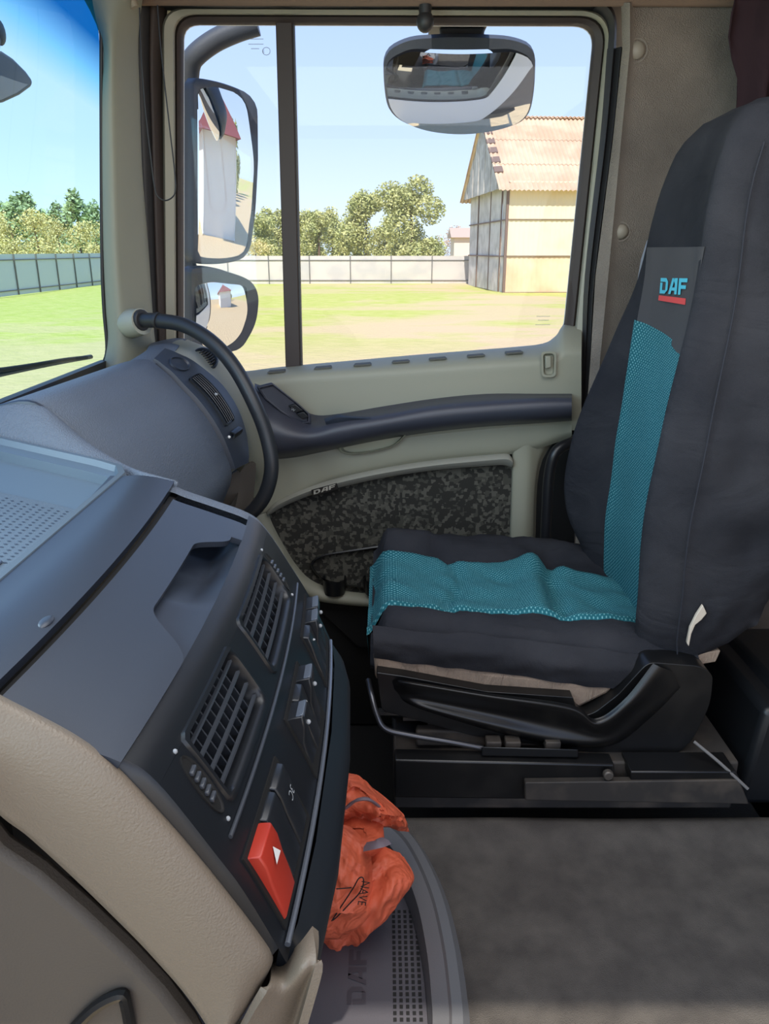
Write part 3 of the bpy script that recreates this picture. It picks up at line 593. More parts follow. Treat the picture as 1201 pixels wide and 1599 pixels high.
# right column of the trim and pocket surround
rc = [[PY(x, y, Y) for x, y, Y in row] for row in (
    [(800, 700, 1.72), (798, 760, 1.72), (795, 840, 1.72), (792, 1000, 1.72)], [(804, 698, 1.705), (802, 760, 1.705), (800, 840, 1.705), (797, 1000, 1.705)],
    [(826, 694, 1.70), (822, 760, 1.70), (818, 840, 1.70), (815, 1000, 1.70)], [(848, 676, 1.715), (836, 740, 1.715), (831, 840, 1.715), (829, 1000, 1.715)], [(893, 650, 1.72), (850, 720, 1.745), (843, 840, 1.75), (840, 1000, 1.75)], [(905, 640, 1.75), (900, 700, 1.76), (896, 840, 1.76), (890, 1000, 1.76)])]
MB().grid(cgrid(rc, 16, 30)).obj('side_trim', m_trim, door, solid=.015, soff=-1, angle=60)
# pocket: deep black bin with two cup wells
pk = [(481, 880, 10), (500, 866, 18), (592, 852, 6), (640, 850, 4), (640, 925, 4), (560, 918, 20), (500, 906, 16)]
c0 = resamp(rp(pk, 5), 60); cc = sum(c0, V((0, 0)))/60
pk_o = MB().loft([[PY(p.x, p.y, 1.712) for p in c0], [PY(p.x, p.y, 1.700) for p in c0], [PY(cc.x+(p.x-cc.x)*.965, cc.y+(p.y-cc.y)*.93, 1.698) for p in c0], [PY(cc.x+(p.x-cc.x)*.93, cc.y+(p.y-cc.y)*.86+2, 1.76) for p in c0]], True, False).obj('door_pocket', m_black, door, angle=60)
for x in (522, 586):
    MB().loft([[PY(x, 902, 1.70)+V((.030*math.cos(a/12*6.283), .028*math.sin(a/12*6.283), 0)) for a in range(12)], [PY(x, 902, 1.70)+V((.025*math.cos(a/12*6.283), .024*math.sin(a/12*6.283), -.04)) for a in range(12)]], True, False).obj('cup_well', m_black, pk_o)
# trim rim that runs below the cloth and the pocket
r0 = [(417, 800), (424, 820), (440, 850), (462, 885), (485, 908), (520, 922), (580, 930), (660, 934)]
r1 = [(385, 806), (408, 836), (430, 868), (455, 905), (478, 930), (510, 941), (580, 948), (660, 952)]
P0 = crc([PY(x, y, 1.705) for x, y in r0], 5); P1 = crc([PY(x, y, 1.69) for x, y in r1], 5)
MB().grid([[p+V((0, .03, 0)) for p in P0], P0, [p.lerp(q, .4)-V((0, .012, 0)) for p, q in zip(P0, P1)], P1, [q+V((0, .05, -.01)) for q in P1]]).obj('lower_rim', m_trim, door, angle=75)
MB().prism([PY(x, y, 1.74) for x, y in ((370, 690), (900, 650), (895, 1010), (560, 1010), (480, 935), (380, 810))], (0, .05, 0)).obj('door_body', m_dark, door)
# black upright tube by the jamb
jh = thing('jamb_handle', 'black upright grab tube at the rear edge of the door', 'handle')
MB().tube([PY(905, 690, 1.70), PY(890, 692, 1.67), PY(868, 706, 1.655), (PY(858, 740, 1.655)), PY(854, 800, 1.655), PY(851, 870, 1.655), PY(850, 900, 1.68)], .0125, 14, 8).obj('tube_grip', mat('tube black', (28, 28, 31), .35), jh)
MB().ell(PY(903, 689, 1.70), (.02, .015, .02)).obj('mounting_boss', m_seal, jh)
# dark footwell and cab floor
tag(MB().box((.15, 1.25, -1.24), (1.5, 1.1, .06)).obj('floor', mat('footwell rubber', (34, 34, 35), .8, bump=.4, bscale=200)), kind='structure')
tag(MB().box((.10, 1.79, -1.02), (1.55, .05, .36)).obj('wall_sill', m_dark), kind='structure')
tag(MB().box((1.44, .9, -.2), (.03, 1.7, 1.4)).obj('wall_rear', m_wall), kind='structure')
tag(MB().box((1.1, 1.2, -1.0), (.66, 1.0, .2)).obj('floor_rear', m_dark), kind='structure')
tag(MB().box((-.53, 1.0, -.9), (.03, 1.5, .66)).obj('wall_firewall', m_dark), kind='structure')
# ================= DASHBOARD, passenger side ================================
dash = thing('dashboard', 'blue grey padded passenger dashboard under the windshield', 'dashboard')
# main padded body: rows follow the profile, columns run from the middle of the cab to the door
def dprof(Y, s):      # s 0..1 from windshield base over the ridge and down
    k = (Y-1.2)*.08; P = [V((x+k, Y, z)) for x, z in ((-.590, -.232), (-.53, -.205), (-.450, -.184), (-.412, -.205), (-.385, -.235), (-.357, -.268), (-.330, -.312), (-.311, -.360), (-.303, -.405), (-.33, -.47))]
    return cr1(P, s)
ysd = [.985, .988, 1.0, 1.1, 1.2, 1.3, 1.39, 1.40]
def dpt(Y, s, o=0):
    p = dprof(Y, s); q = dprof(Y, min(1, s+.01)); r = dprof(Y, max(0, s-.01)); t = (q-r); n = V((-t.z, 0, t.x)).normalized()
    if n.z < 0 and s < .6: n = -n
    if s >= .6 and n.x < 0: n = -n
    return p+n*o
rows = []
for k, Y in enumerate(ysd):
    o = (-.035, -.008, 0, 0, 0, 0, 0, -.006)[k]
    rows.append([dpt(Y, i/60, o) for i in range(61)])
MB().grid(rows).obj('padded_panel', m_dash, dash, angle=70)
# pad between the tray and the passenger panel
def tzz(x): return -.2555+(-.31-x)*.15
ra = [V((x, .908+max(0, -.31-x)*.25, tzz(x)+.0035)) for x in (-.62, -.55, -.48, -.42, -.37, -.325)]+[V((-.285, .885, -.2515)), V((-.245, .872, -.258))]
rc_ = [dpt(.992, q, -.001) for q in (.02, .10, .19, .27, .36, .46)]+[V((-.325, .985, -.31)), V((-.29, .96, -.34))]
rb_ = [(p+q)/2+V((0, 0, .006 if i < 5 else .004)) for i, (p, q) in enumerate(zip(ra, rc_))]
pr = [[p+V((0, -.012, -.012)) for p in ra], ra, rb_, rc_, [p+V((0, .006, -.03)) for p in rc_]]
MB().grid(cgrid(pr, 40, 20)).obj('inner_pad', m_dashtop, dash, solid=.006, soff=-1, angle=80)
MB().tube([dpt(.990, .17+.50*i/12, -.004) for i in range(13)], .005, 8, 2).obj('crease_welt', m_cover, dash)
# outer vent strip
def dhit(px, py, off=0.0):      # pixel -> (Y, s) on the passenger profile
    r = ray(px, py); best = None
    for i in range(300):
        Y = 1.0+i*.0025; p = r*(Y/r.y)
        for j in range(0, 81):
            s = j/100+.15; q = dpt(Y, s, off); d = (q-p).length
            if best is None or d < best[0]: best = (d, Y, s)
    return best[1], best[2]
def SW(s): t = min(1, max(0, (s-.26)/.60)); return .025+.10*math.sin(math.pi*min(1, t*.93+.03))**.7
def SPt(s, u, o=0.0): return dpt(1.40+SW(s)*u, s, .003+.016*u+o)
Es = [.26+.60*i/40 for i in range(41)]
strip_o = MB().grid([[SPt(s, u, -.014 if u in (0, 1) else 0) for s in Es] for u in (0, .04, .25, .5, .75, .96, 1)]).obj('vent_strip', m_cover, dash, angle=50)
def sp_(s, Y, o): return SPt(s, Y, o)      # Y is 0..1 across the strip
rr = []
for rad, o in ((1.0, -.001), (1.0, .0035), (.9, .004), (.84, .0006), (.0, .0002)):
    rr.append([sp_(.345+.045*rad*math.cos(a/24*6.283), .48+.27*rad*math.sin(a/24*6.283), o) for a in range(24)])
MB().loft(rr, True, True).obj('round_pad', m_cover, dash)
# long louvred vent
v0, v1, Y0, Y1 = .43, .685, .24, .66
ov = thing('x', None, None); ov.name = 'long_vent'; ov.parent = dash
def vr(i, o):
    L = resamp(rp([((v0+i*.06)*6, Y0+i, .05), ((v1-i*.06)*6, Y0+i, .05), ((v1-i*.06)*6, Y1-i, .05), ((v0+i*.06)*6, Y1-i, .05)], 3), 40)
    return [sp_(p.x/6, p.y, o) for p in L]
MB().loft([vr(0, -.002), vr(0, .004), vr(.05, .004), vr(.06, .0012), vr(.2, .001)], True, True).obj('vent_rim', m_black, ov, angle=60)
for k in range(5):
    Y = Y0+.075+k*.064
    P = [sp_(v0+.010+(v1-v0-.02)*i/12, Y, .0050) for i in range(13)]; Q = [sp_(v0+.010+(v1-v0-.02)*i/12, Y+.03, .0015) for i in range(13)]
    MB().grid([P, Q]).obj('louvre', m_slat, ov, solid=.0014)
MB().ell(sp_(.56, .48, .006), (.004, .004, .003), 8, 6).obj('louvre_knob', m_print, ov)
MB().grid([[sp_(.715+.02*i/6, Y, .0015+.005*math.sin(math.pi*i/6)) for i in range(7)] for Y in (.30, .66)]).obj('vent_thumbwheel', m_black, ov, solid=.003)
for Y in (.22, .76): MB().ell(sp_(.725, Y, .001), (.003, .003, .003), 8, 6).obj('position_mark', m_white, ov)
# outer end cap to the door with the demister
E_ = [(1.475, 1), (1.56, 0)]
ec = [[SPt(.26+.60*i/8, .98, -.006) for i in range(9)],
 [PY(x, y, 1.56) for x, y in ((262, 541), (300, 549), (327, 572), (352, 602), (377, 646), (393, 682), (400, 710), (396, 734), (372, 750))],
 [PY(x, y, 1.62) for x, y in ((275, 532), (318, 541), (350, 570), (378, 610), (400, 655), (412, 690), (418, 718), (412, 745), (395, 775))],
 [PY(x, y, 1.69) for x, y in ((290, 529), (333, 548), (366, 578), (392, 614), (408, 658), (419, 695), (424, 725), (420, 755), (405, 800))]]
ecg = cgrid(ec, 48, 24)
MB().grid(ecg).obj('end_cap', m_trim, dash, solid=.01, soff=-1, angle=70)
MB().grid(cgrid([[PY(330, 762, 1.485), PY(366, 738, 1.505), PY(391, 722, 1.525)], [PY(345, 772, 1.49), PY(376, 752, 1.51), PY(400, 735, 1.53)], [PY(345, 800, 1.49), PY(370, 830, 1.50), PY(385, 860, 1.50)]], 10, 8)).obj('lower_cap', m_brown, dash, solid=.01, soff=-1)
MB().grid(cgrid([[dpt(1.39, .18+.10*i/3, -.002) for i in range(4)], [PY(226, 549, 1.47), PY(240, 546, 1.47), PY(256, 546, 1.48), PY(272, 549, 1.50)], [PY(232, 541, 1.58), PY(250, 537, 1.58), PY(264, 537, 1.58), PY(280, 540, 1.58)], [PY(236, 536, 1.68), PY(255, 531, 1.68), PY(275, 528, 1.68), PY(292, 529, 1.68)]], 8, 12)).obj('corner_cap', m_dash, dash, solid=.01, soff=-1)
dm = bpy.data.objects.new('round_demister', None); COL.objects.link(dm); dm.parent = dash
c = PY(321, 560, 1.575); n_ = V((.45, -.62, .64)).normalized(); a_ = V((.55, .80, .38)); a_ = (a_-n_*a_.dot(n_)).normalized(); b_ = n_.cross(a_)
def cc_(r, h, k=28): return [c+n_*h+a_*(r*math.cos(i/k*6.283))+b_*(r*math.sin(i/k*6.283)) for i in range(k)]
MB().loft([cc_(.026, -.02), cc_(.026, .002), cc_(.023, .004), cc_(.021, .001), cc_(.020, -.004)], True, True).obj('demister_rim', m_cover, dm)
for k in range(-3, 4):
    x = k*.0052; L = math.sqrt(.018**2-x*x); m_ = MB(); m_.hexa(*[[c+b_*(x+d)+a_*sgn*L+n_*h for d, h in ((-.0011, -.003), (.0011, -.003), (.0011, .003), (-.0011, .003))] for sgn in (-1, 1)]).obj('demister_slat', m_slat, dm)
MB().loft([cc_(.0205, -.003), cc_(.001, -.003)], True, False).obj('demister_back', m_dark, dm)
MB().grid([[V((-.56, y, -.25)), V((-.56, y, -1.0))] for y in (.95, 1.7)]).obj('dash_back', m_dark, dash)
MB().grid([[V((-.30, y, -.47)), V((-.42, y, -.95))] for y in (1.02, 1.68)]).obj('lower_panel', m_brown, dash)

# ================= CENTRE CONSOLE ===========================================
con = thing('centre_console', 'dark centre console with two square air vents and switches', 'console')
CP = [(-.60, -.222), (-.50, -.232), (-.40, -.240), (-.31, -.250), (-.27, -.250), (-.235, -.257), (-.218, -.264), (-.185, -.276), (-.148, -.291), (-.128, -.310), (-.098, -.362), (-.080, -.396), (-.056, -.455), (-.046, -.490), (-.062, -.522), (-.10, -.55)]
def cp(s):
    P = cr1([V((a, 0, b)) for a, b in CP], s/15.0); return P
def cs(s, Y, off=0.0):
    p = cp(s); t = cp(min(15, s+.05))-cp(max(0, s-.05)); n = V((-t.z, 0, t.x)).normalized()
    if n.x+n.z*.6 < 0 and s < 13.3: n = -n
    if s >= 13.3 and n.x < 0 and s < 14: n = -n
    bow = -.010*((Y-.62)/.23)**2
    return V((p.x+bow+n.x*off, Y, p.z+n.z*off))
def chit(px, py, off=0.0, smin=0, smax=14):
    r = ray(px, py); best = None
    for rng, st, c0 in (((.25, 1.05), .02, None), (None, .002, 1), (None, .0004, 1)):
        ylo, yhi = (rng if c0 is None else (best[1]-st*12, best[1]+st*12)); slo, shi, ss = (smin, smax, .25) if c0 is None else (max(smin, best[2]-.4), min(smax, best[2]+.4), .04 if st > .001 else .02)
        best = None
        Y = ylo
        while Y <= yhi:
            p = r*(Y/r.y); s = slo
            while s <= shi:
                d = (cs(s, Y, off)-p).length
                if best is None or d < best[0]: best = (d, Y, s)
                s += ss
            Y += st
    return best[1], best[2]
def cgr(s0, s1, Ya, Yb, off, ns, nY, m, name, parent, solid=0, edge=.0):      # draped rectangular cover
    f0 = s0 if callable(s0) else (lambda y: s0); f1 = s1 if callable(s1) else (lambda y: s1)
    R = []
    for j in range(nY+1):
        Y = Ya+(Yb-Ya)*j/nY; a, b = f0(Y), f1(Y)
        R.append([cs(a+(b-a)*i/ns, Y, off) for i in range(ns+1)])
    return MB().grid(R).obj(name, m, parent, solid=solid, soff=-1, angle=50)
NEAR, FAR = .392, .855
# core pad with rounded far end (grained border)
rows = []
for Y, d in ((NEAR, -.004), (.5, -.004), (.7, -.004), (.80, -.004), (.845, -.0035), (.862, -.005), (.876, -.010), (.885, -.020), (.889, -.035)):
    hole = [cs(i/4, Y, d) for i in range(0, 37)]; rows.append(hole)
k = MB()
# keep the core only where no covers or recesses lie: far border all round
rb = [[cs(i/4, Y, d) for i in range(12, 57)] for Y, d in ((.838, -.004), (.852, -.0035), (.864, -.005), (.877, -.011), (.886, -.022), (.889, -.04), (.889, -.12))]
k.grid(rb).obj('grained_border', m_dashtop, con, angle=80)
# tray cover: smooth frame with the sunk mat
TY0, TY1, TX0, TX1 = .30, .889, -.60, -.314
def tz(x): 
    return -.2555+(-.31-x)*.15
def trp(x, y, o=0): return V((x, y+(max(0, -.31-x)*.25*min(1, max(0, (y-.6)/.25))), tz(x)+o))
def rr4(x0, x1, y0, y1, r, o): return [trp(p.x, p.y, o) for p in resamp(rp([(x0, y0, 0), (x1, y0, r), (x1, y1, r), (x0, y1, 0)], 6), 64)]
MB().loft([rr4(TX0, TX1+.010, TY0, TY1+.014, .03, .002), rr4(TX0, TX1+.008, TY0, TY1+.012, .03, .0085), rr4(TX0, TX1+.003, TY0, TY1+.004, .03, .009), rr4(TX0, TX1+.001, TY0, TY1, .028, .002), rr4(TX0, TX1-.004, TY0, TY1-.016, .026, -.001), rr4(TX0, TX1-.005, TY0, TY1-.018, .026, -.012), rr4(TX0, TX1-.010, TY0, TY1-.028, .024, -.013), rr4(TX0, TX1-.016, TY0, TY1-.058, .024, -.030), rr4(TX0, TX1-.03, TY0, TY1-.075, .02, -.032)]).obj('tray_surround', m_tray, con, angle=32)
mt = MB().prism(rr4(TX0, TX1-.024, TY0, TY1-.068, .02, -.032), (0, 0, .002)).obj('tray_mat', m_mat, con)
# studs of the mat
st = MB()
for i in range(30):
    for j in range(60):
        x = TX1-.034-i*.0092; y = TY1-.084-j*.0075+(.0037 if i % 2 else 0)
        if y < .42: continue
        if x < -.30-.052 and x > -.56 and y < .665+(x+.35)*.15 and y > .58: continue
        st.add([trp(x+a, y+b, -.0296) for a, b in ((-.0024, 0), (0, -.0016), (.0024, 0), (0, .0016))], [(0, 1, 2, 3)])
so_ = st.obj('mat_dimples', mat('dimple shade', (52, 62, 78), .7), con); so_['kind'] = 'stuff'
# raised outline letters on the mat
for (x, y, w_) in ((-.372, .655, 0),):
    L = MB()
    for q in ([(-.36, .665), (-.405, .665), (-.44, .60), (-.36, .60)], [(-.45, .665), (-.50, .665), (-.52, .60), (-.46, .60)]):
        for a, b in zip(q, q[1:]+q[:1]): L.tube([trp(a[0], a[1], -.029), trp(b[0], b[1], -.029)], .0014, 6, 1)
    L.obj('mat_lettering', mat('lettering shade', (60, 72, 90), .6), con)
# smooth cover between tray and groove
def ins(a): return lambda y: a
cgr(3.02, 5.0, .3, .862, .0015, 22, 30, m_cover, 'upper_cover', con, solid=.008)
cgr(5.0, 5.55, .36, .858, -.010, 8, 20, m_dark, 'groove', con)
dn_ = MB().ell(cs(4.75, .50, .001), (.005, .010, .0022), 14, 8).obj('worn_dent', m_cover, con)
# lid with the finger notch
def notch(Y):
    s_in = 6.95; s_out = 8.0
    if Y <= .50: return s_out
    if Y < .565: t = (Y-.50)/.065; return s_out+(s_in-s_out)*(t*t*(3-2*t))
    if Y <= .70: return s_in
    if Y < .745: t = (Y-.70)/.045; return s_in+(7.7-s_in)*(t*t*(3-2*t))
    if Y < .752: return 7.7
    return s_out
R = []
for j in range(121):
    Y = .385+(.80-.385)*j/120
    if j == 0: Y = .385
    a, b = 5.5, notch(Y); R.append([cs(a+(b-a)*i/14, Y, .003) for i in range(15)])
MB().grid(R).obj('lid', m_cover, con, solid=.006, soff=-1, angle=50)
# recess floor under the notch and fascia edge below the lid
R = []
for j in range(61):
    Y = .46+(.79-.46)*j/60; t = min(1, max(0, (Y-.60)/.1)); d = -.006-.022*t*min(1, max(0, (.80-Y)/.05))
    R.append([cs(6.3+(8.05-6.3)*i/10, Y, -.002+(d if i < 7 else d*(10-i)/3*.9)) for i in range(11)])
MB().grid(R).obj('notch_recess', m_cover, con, angle=60)
# fascia built around the two vent openings
FA = mat('fascia plastic', (22, 25, 30), .36, bump=.12, bscale=1600, bdist=.0004)
V1 = (.606, .762); V2 = (.438, .560); VS = (9.0, 9.88)
def fas(s0, s1, a, b, extra=0): return [[cs(s0+(s1-s0)*i/max(2, int((s1-s0)*5)), a+(b-a)*j/8, 0) for i in range(max(2, int((s1-s0)*5))+1)] for j in range(9)]
fm_ = MB()
for q in ((8.0, VS[0], NEAR, .842), (VS[1], 12.0, NEAR, .842), (VS[0], VS[1], NEAR, V2[0]), (VS[0], VS[1], V2[1], V1[0]), (VS[0], VS[1], V1[1], .842)): fm_.grid(fas(*q))
bmf = fm_.obj('fascia', FA, con, angle=60)
MB().grid([[cs(8+3.75*i/20, Y, d) for i in range(21)] for Y, d in ((NEAR, 0), (NEAR-.004, -.003), (NEAR-.006, -.03))]).obj('fascia_end', FA, con, angle=80)
def vent(Ya, Yb, near):
    v = bpy.data.objects.new('air_vent', None); COL.objects.link(v); v.parent = con
    s0, s1 = VS
    def q(s, Y, o): return cs(s, Y, o)
    R0 = [(s0, Ya), (s1, Ya), (s1, Yb), (s0, Yb)]
    def ring(ins_, o):
        L = [(s0+ins_*28, Ya+ins_), (s1-ins_*28, Ya+ins_), (s1-ins_*28, Yb-ins_), (s0+ins_*28, Yb-ins_)]; P = resamp(rp([(a, b*20, .12) for a, b in L], 4), 48)
        return [q(p.x, p.y/20, o) for p in P]
    MB().loft([ring(-.004, -.001), ring(-.003, .0025), ring(.0, .0028), ring(.0012, 0), ring(.002, -.02)]).obj('vent_frame', FA, v, angle=60)
    MB().loft([ring(.003, -.018), ring(.003, -.045), ring(.02, -.045)], True, True).obj('vent_well', m_dark, v)
    n = 4
    for k in range(n):
        s = s0+.16+(s1-s0-.30)*k/(n-1)
        a = [q(s, Ya+.005+(Yb-Ya-.01)*i/6, -.0005) for i in range(7)]; b = [q(s-.01, Ya+.005+(Yb-Ya-.01)*i/6, -.0035) for i in range(7)]
        MB().grid([a, b]).obj('louvre', m_slat, v, solid=.0018, soff=0)
    for k in range(9):
        Y = Ya+.012+(Yb-Ya-.024)*k/8
        MB().grid([[q(s0+.08+(s1-s0-.16)*i/5, Y, -.009) for i in range(6)], [q(s0+.08+(s1-s0-.16)*i/5, Y+.006, -.026) for i in range(6)]]).obj('vane', m_slat, v, solid=.0012, soff=0)
    # thumbwheel in its slot at the outer end
    yw = Ya-.015 if near else Yb+.016
    sl0, sl1 = s0+.08, s1-.0
    def el(rs, ry, o): return [q((sl0+sl1)/2+rs*math.cos(a/24*6.283), yw+ry*math.sin(a/24*6.283), o) for a in range(24)]
    hs_ = (sl1-sl0)/2
    MB().loft([el(hs_, .0085, -.0005), el(hs_, .0085, .0012), el(hs_*.93, .007, .001), el(hs_*.9, .0065, .0004)], True, True).obj('wheel_slot', m_dark, v)
    for k in range(5): MB().box(q((sl0+sl1)/2+(k-2)*.09, yw, .001), (.0035, .009, .0035)).obj('thumbwheel_tooth', m_slat, v, bevel=.001)
    for s in (sl0-.12, sl1+.12): 
        c = q(s, yw, .0); MB().ell(c, (.0018, .0018, .0018), 10, 6).obj('position_mark', m_print, v)
vent(*V1, False); vent(*V2, True)
# raised ridge line below the vents
MB().tube([cs(10.15, NEAR+.02+(.82-NEAR-.02)*i/20, .001) for i in range(21)], .0016, 8, 1).obj('ridge_line', m_slat, con)
MB().tube([cs(11.86, .40+(.83-.40)*i/20, .002) for i in range(21)], .0022, 8, 1).obj('satin_edge', mat('satin line', (110, 116, 126), .25, metal=.5), con)
# lower lip
rows = []
for Y, d in ((NEAR+.012, -.02), (NEAR+.014, .0), (NEAR+.03, .008), (.5, .012), (.65, .013), (.78, .012), (.83, .006), (.85, -.004), (.856, -.02)):
    rows.append([cs(11.95+3.05*i/14, Y, d*math.sin(math.pi*min(1, (i+1)/8)) if i < 8 else d) for i in range(15)])
MB().grid(rows).obj('lower_lip', mat('lip plastic', (26, 31, 37), .4), con, angle=80)
# rocker switches: three groups of three
def switch(name, Ya, Yb, s0, s1, tilt, m, parent=con, lean=0.0):
    def q(u, v, o): return cs(s0+(s1-s0)*u, Ya+(Yb-Ya)*v+lean*u, o)
    us = [0, .08, .3, .55, .8, 1.0]; hs2 = [x*.001 for x in tilt]
    top = [[q(u, v, h) for u, h in zip(us, hs2)] for v in (0, .06, .5, .94, 1)]
    for r_ in (0, 4): top[r_] = [p-(cs(9, .5, .001)-cs(9, .5, 0)) for p in top[r_]]
    k = MB(); base = [q(u, 0, -.004) for u in us]; base2 = [q(u, 1, -.004) for u in us]
    k.grid([base]+top+[base2]); n = len(us)
    k.f.append(tuple(r*n for r in range(7))); k.f.append(tuple(r*n+n-1 for r in range(6, -1, -1)))
    return k.obj(name, m, parent, bevel=.0008, seg=2)
m_sw = mat('switch plastic', (30, 33, 38), .33); m_sw2 = mat('light grey switch top', (84, 92, 104), .35)  # caps get a lighter grey than the switch bodies
SW0, SW1 = 10.74, 11.68
groups = [((.412, .446), (.449, .480), (.483, .514)), ((.572, .600), (.603, .632), (.635, .664)), ((.722, .752), (.755, .786), (.789, .820))]
for gi, g in enumerate(groups):
    MB().grid([[cs(SW0-.1+(SW1-SW0+.2)*i/8, Y, .0015) for i in range(9)] for Y in (g[0][0]-.004, g[2][1]+.004)]).obj('switch_surround', m_dark, con, solid=.003, soff=-1)
    for wi, (a, b) in enumerate(g):
        if gi == 0 and wi == 0:
            h = switch('hazard_switch', a, b, SW0, SW1+.02, (3, 10, 10, 7, 5, 3), m_red); h['label'] = 'red hazard switch with a white triangle'
            tri = MB(); 
            for i in range(3): pass
            P = [cs(10.98, .429, .0110), cs(11.16, .4225, .0105), cs(11.16, .4355, .0105)]
            P2 = [cs(11.36, .4585, .0101), cs(11.46, .455, .0100), cs(11.46, .462, .0100)]
            tri.add(P, [(0, 1, 2)]).obj('hazard_triangle', m_white, h)
        elif gi == 0:
            b_ = switch('rocker_switch', a, b, SW0, SW1, (2, 6, 6, 4, 3, 2), m_sw)
            if wi == 2: text_mb('3C', cs(11.22, (a+b)/2+.007, .0072), (0, -1, 0), (cs(11, .5)-cs(11.3, .5)).normalized(), .011).obj('switch_print', m_print, b_)
        else:
            up = (gi == 1 and wi == 0) or (gi == 1 and wi == 2) or (gi == 2 and wi in (1, 2))
            b_ = switch('rocker_switch', a, b, SW0, SW1, (4, 15, 12, 5, 2, 1) if up else (2, 7, 6, 4, 3, 2), m_sw)
            if up: 
                switch('switch_cap', a+.002, b-.002, SW0+.03, SW0+.20, (12, 15.4, 15, 14.4, 13.6, 12), m_sw2, b_)
                MB().ell(cs(SW0+.36, (a+b)/2, .0115), (.0022, .0024, .0022), 10, 6).obj('switch_lamp', m_print, b_)
            else: MB().ell(cs(SW0+.3, (a+b)/2, .006), (.0022, .0022, .0008), 10, 6).obj('switch_symbol', m_print, b_)
# beige panel on the end that faces the driver
o_px = [(-60, 1050), (0, 1086), (60, 1117), (120, 1150), (178, 1192), (240, 1256), (300, 1324), (360, 1398), (405, 1458), (425, 1492), (418, 1520), (395, 1560), (360, 1612), (340, 1640)]
i_px = [(-60, 1210), (0, 1272), (40, 1302), (85, 1342), (130, 1384), (175, 1428), (215, 1468), (250, 1506), (280, 1540), (300, 1566), (316, 1590), (328, 1610), (336, 1626), (340, 1640)]
yo = [NEAR-.002]*14
Rw = [[PY(x, y, NEAR+.012) for x, y in o_px], [PY(x, y, NEAR-.004) for x, y in o_px], [PY(x+(a-x)*.12, y+(b-y)*.12, NEAR-.014) for (x, y), (a, b) in zip(o_px, i_px)], [PY((x+a)/2, (y+b)/2, NEAR-.022) for (x, y), (a, b) in zip(o_px, i_px)], [PY(x+(a-x)*.9, y+(b-y)*.9, NEAR-.018) for (x, y), (a, b) in zip(o_px, i_px)], [PY(a, b, NEAR-.008) for a, b in i_px], [PY(a, b, NEAR+.05) for a, b in i_px]]
MB().grid(cgrid(Rw, 60, 30)).obj('beige_end_panel', m_beige, con, angle=70)
k = MB(); nn = [(-60, 1255), (0, 1330), (60, 1370), (130, 1430), (200, 1495), (255, 1552), (300, 1612), (340, 1690), (-60, 1690)]
k.prism([PY(x, y, NEAR+.03) for x, y in nn], (0, .02, 0)).obj('inner_panel', m_brown, con, bevel=.006)
# raised wedge on the inner panel
MB().tube([PY(110, 1612, NEAR+.028), PY(150, 1572, NEAR+.026), PY(188, 1553, NEAR+.026), PY(196, 1566, NEAR+.026), PY(205, 1612, NEAR+.028)], .0045, 8, 4).obj('raised_wedge', m_black, con)
# lower beige corner below the fascia
Rw = [[PY(424, 1506, .405), PY(443, 1496, .415), PY(468, 1472, .405), PY(488, 1446, .41)], [PY(424, 1516, .385), PY(448, 1510, .395), PY(474, 1490, .388), PY(496, 1470, .395)], [PY(398, 1560, .382), PY(438, 1552, .392), PY(474, 1530, .405), PY(490, 1500, .39)], [PY(355, 1640, .382), PY(400, 1640, .392), PY(445, 1630, .405), PY(462, 1600, .39)]]
Rw = [Rw[0]]+[[p+V((0, -.012, 0)) for p in r] for r in Rw[1:]]
MB().grid(cgrid(Rw, 16, 16)).obj('lower_corner', m_beige, con, solid=.006, soff=-1, angle=80)
# closing walls so that nothing is hollow
MB().grid([[V((-.075, y, -.50)), V((-.14, y, -.58)), V((-.20, y, -.86))] for y in (NEAR+.07, .5, .85)]).obj('knee_panel', m_black, con)
MB().prism([cs(i/2, FAR+.01, -.03) for i in range(0, 28)]+[V((-.20, FAR+.01, -.84)), V((-.55, FAR+.01, -.84))], (0, .006, 0)).obj('far_side', m_black, con)
# ================= PASSENGER SEAT ===========================================
seat = thing('passenger_seat', 'passenger truck seat in charcoal and teal cloth covers', 'seat')
def sm(t): t = min(1, max(0, t)); return t*t*(3-2*t)
CY0, CY1, CX0, CX1 = 1.075, 1.555, -.035, .50
def ctop(x, y):
    v = (y-CY0)/(CY1-CY0); u = (x-CX0)/(CX1-CX0)
    z = -.572-.035*u
    b = .030*(math.exp(-((v-.10)/.13)**2)+math.exp(-((v-.90)/.13)**2))*(1-.5*u)
    z += b-.012*math.exp(-((v-.5)/.28)**2)
    z -= .012*math.exp(-((x-(.125+.02*math.sin(y*20)))/.012)**2)*(1 if .15 < v < .85 else .3)      # seams and creases
    z -= .020*math.exp(-((x-(.315+.12*(y-1.3)))/.016)**2)*sm((v-.1)*5)*sm((.9-v)*5)
    z += .016*math.exp(-((x-(.275+.12*(y-1.3)))/.025)**2)*sm((v-.1)*5)*sm((.9-v)*5)
    z += .009*NZ.noise(V((x*9, y*16, 3)))+.005*NZ.noise(V((x*30+y*20, y*12, 7)))
    z -= .007*abs(NZ.noise(V((x*14, y*30, 11))))*(1 if v < .24 or v > .76 else .3)
    return z
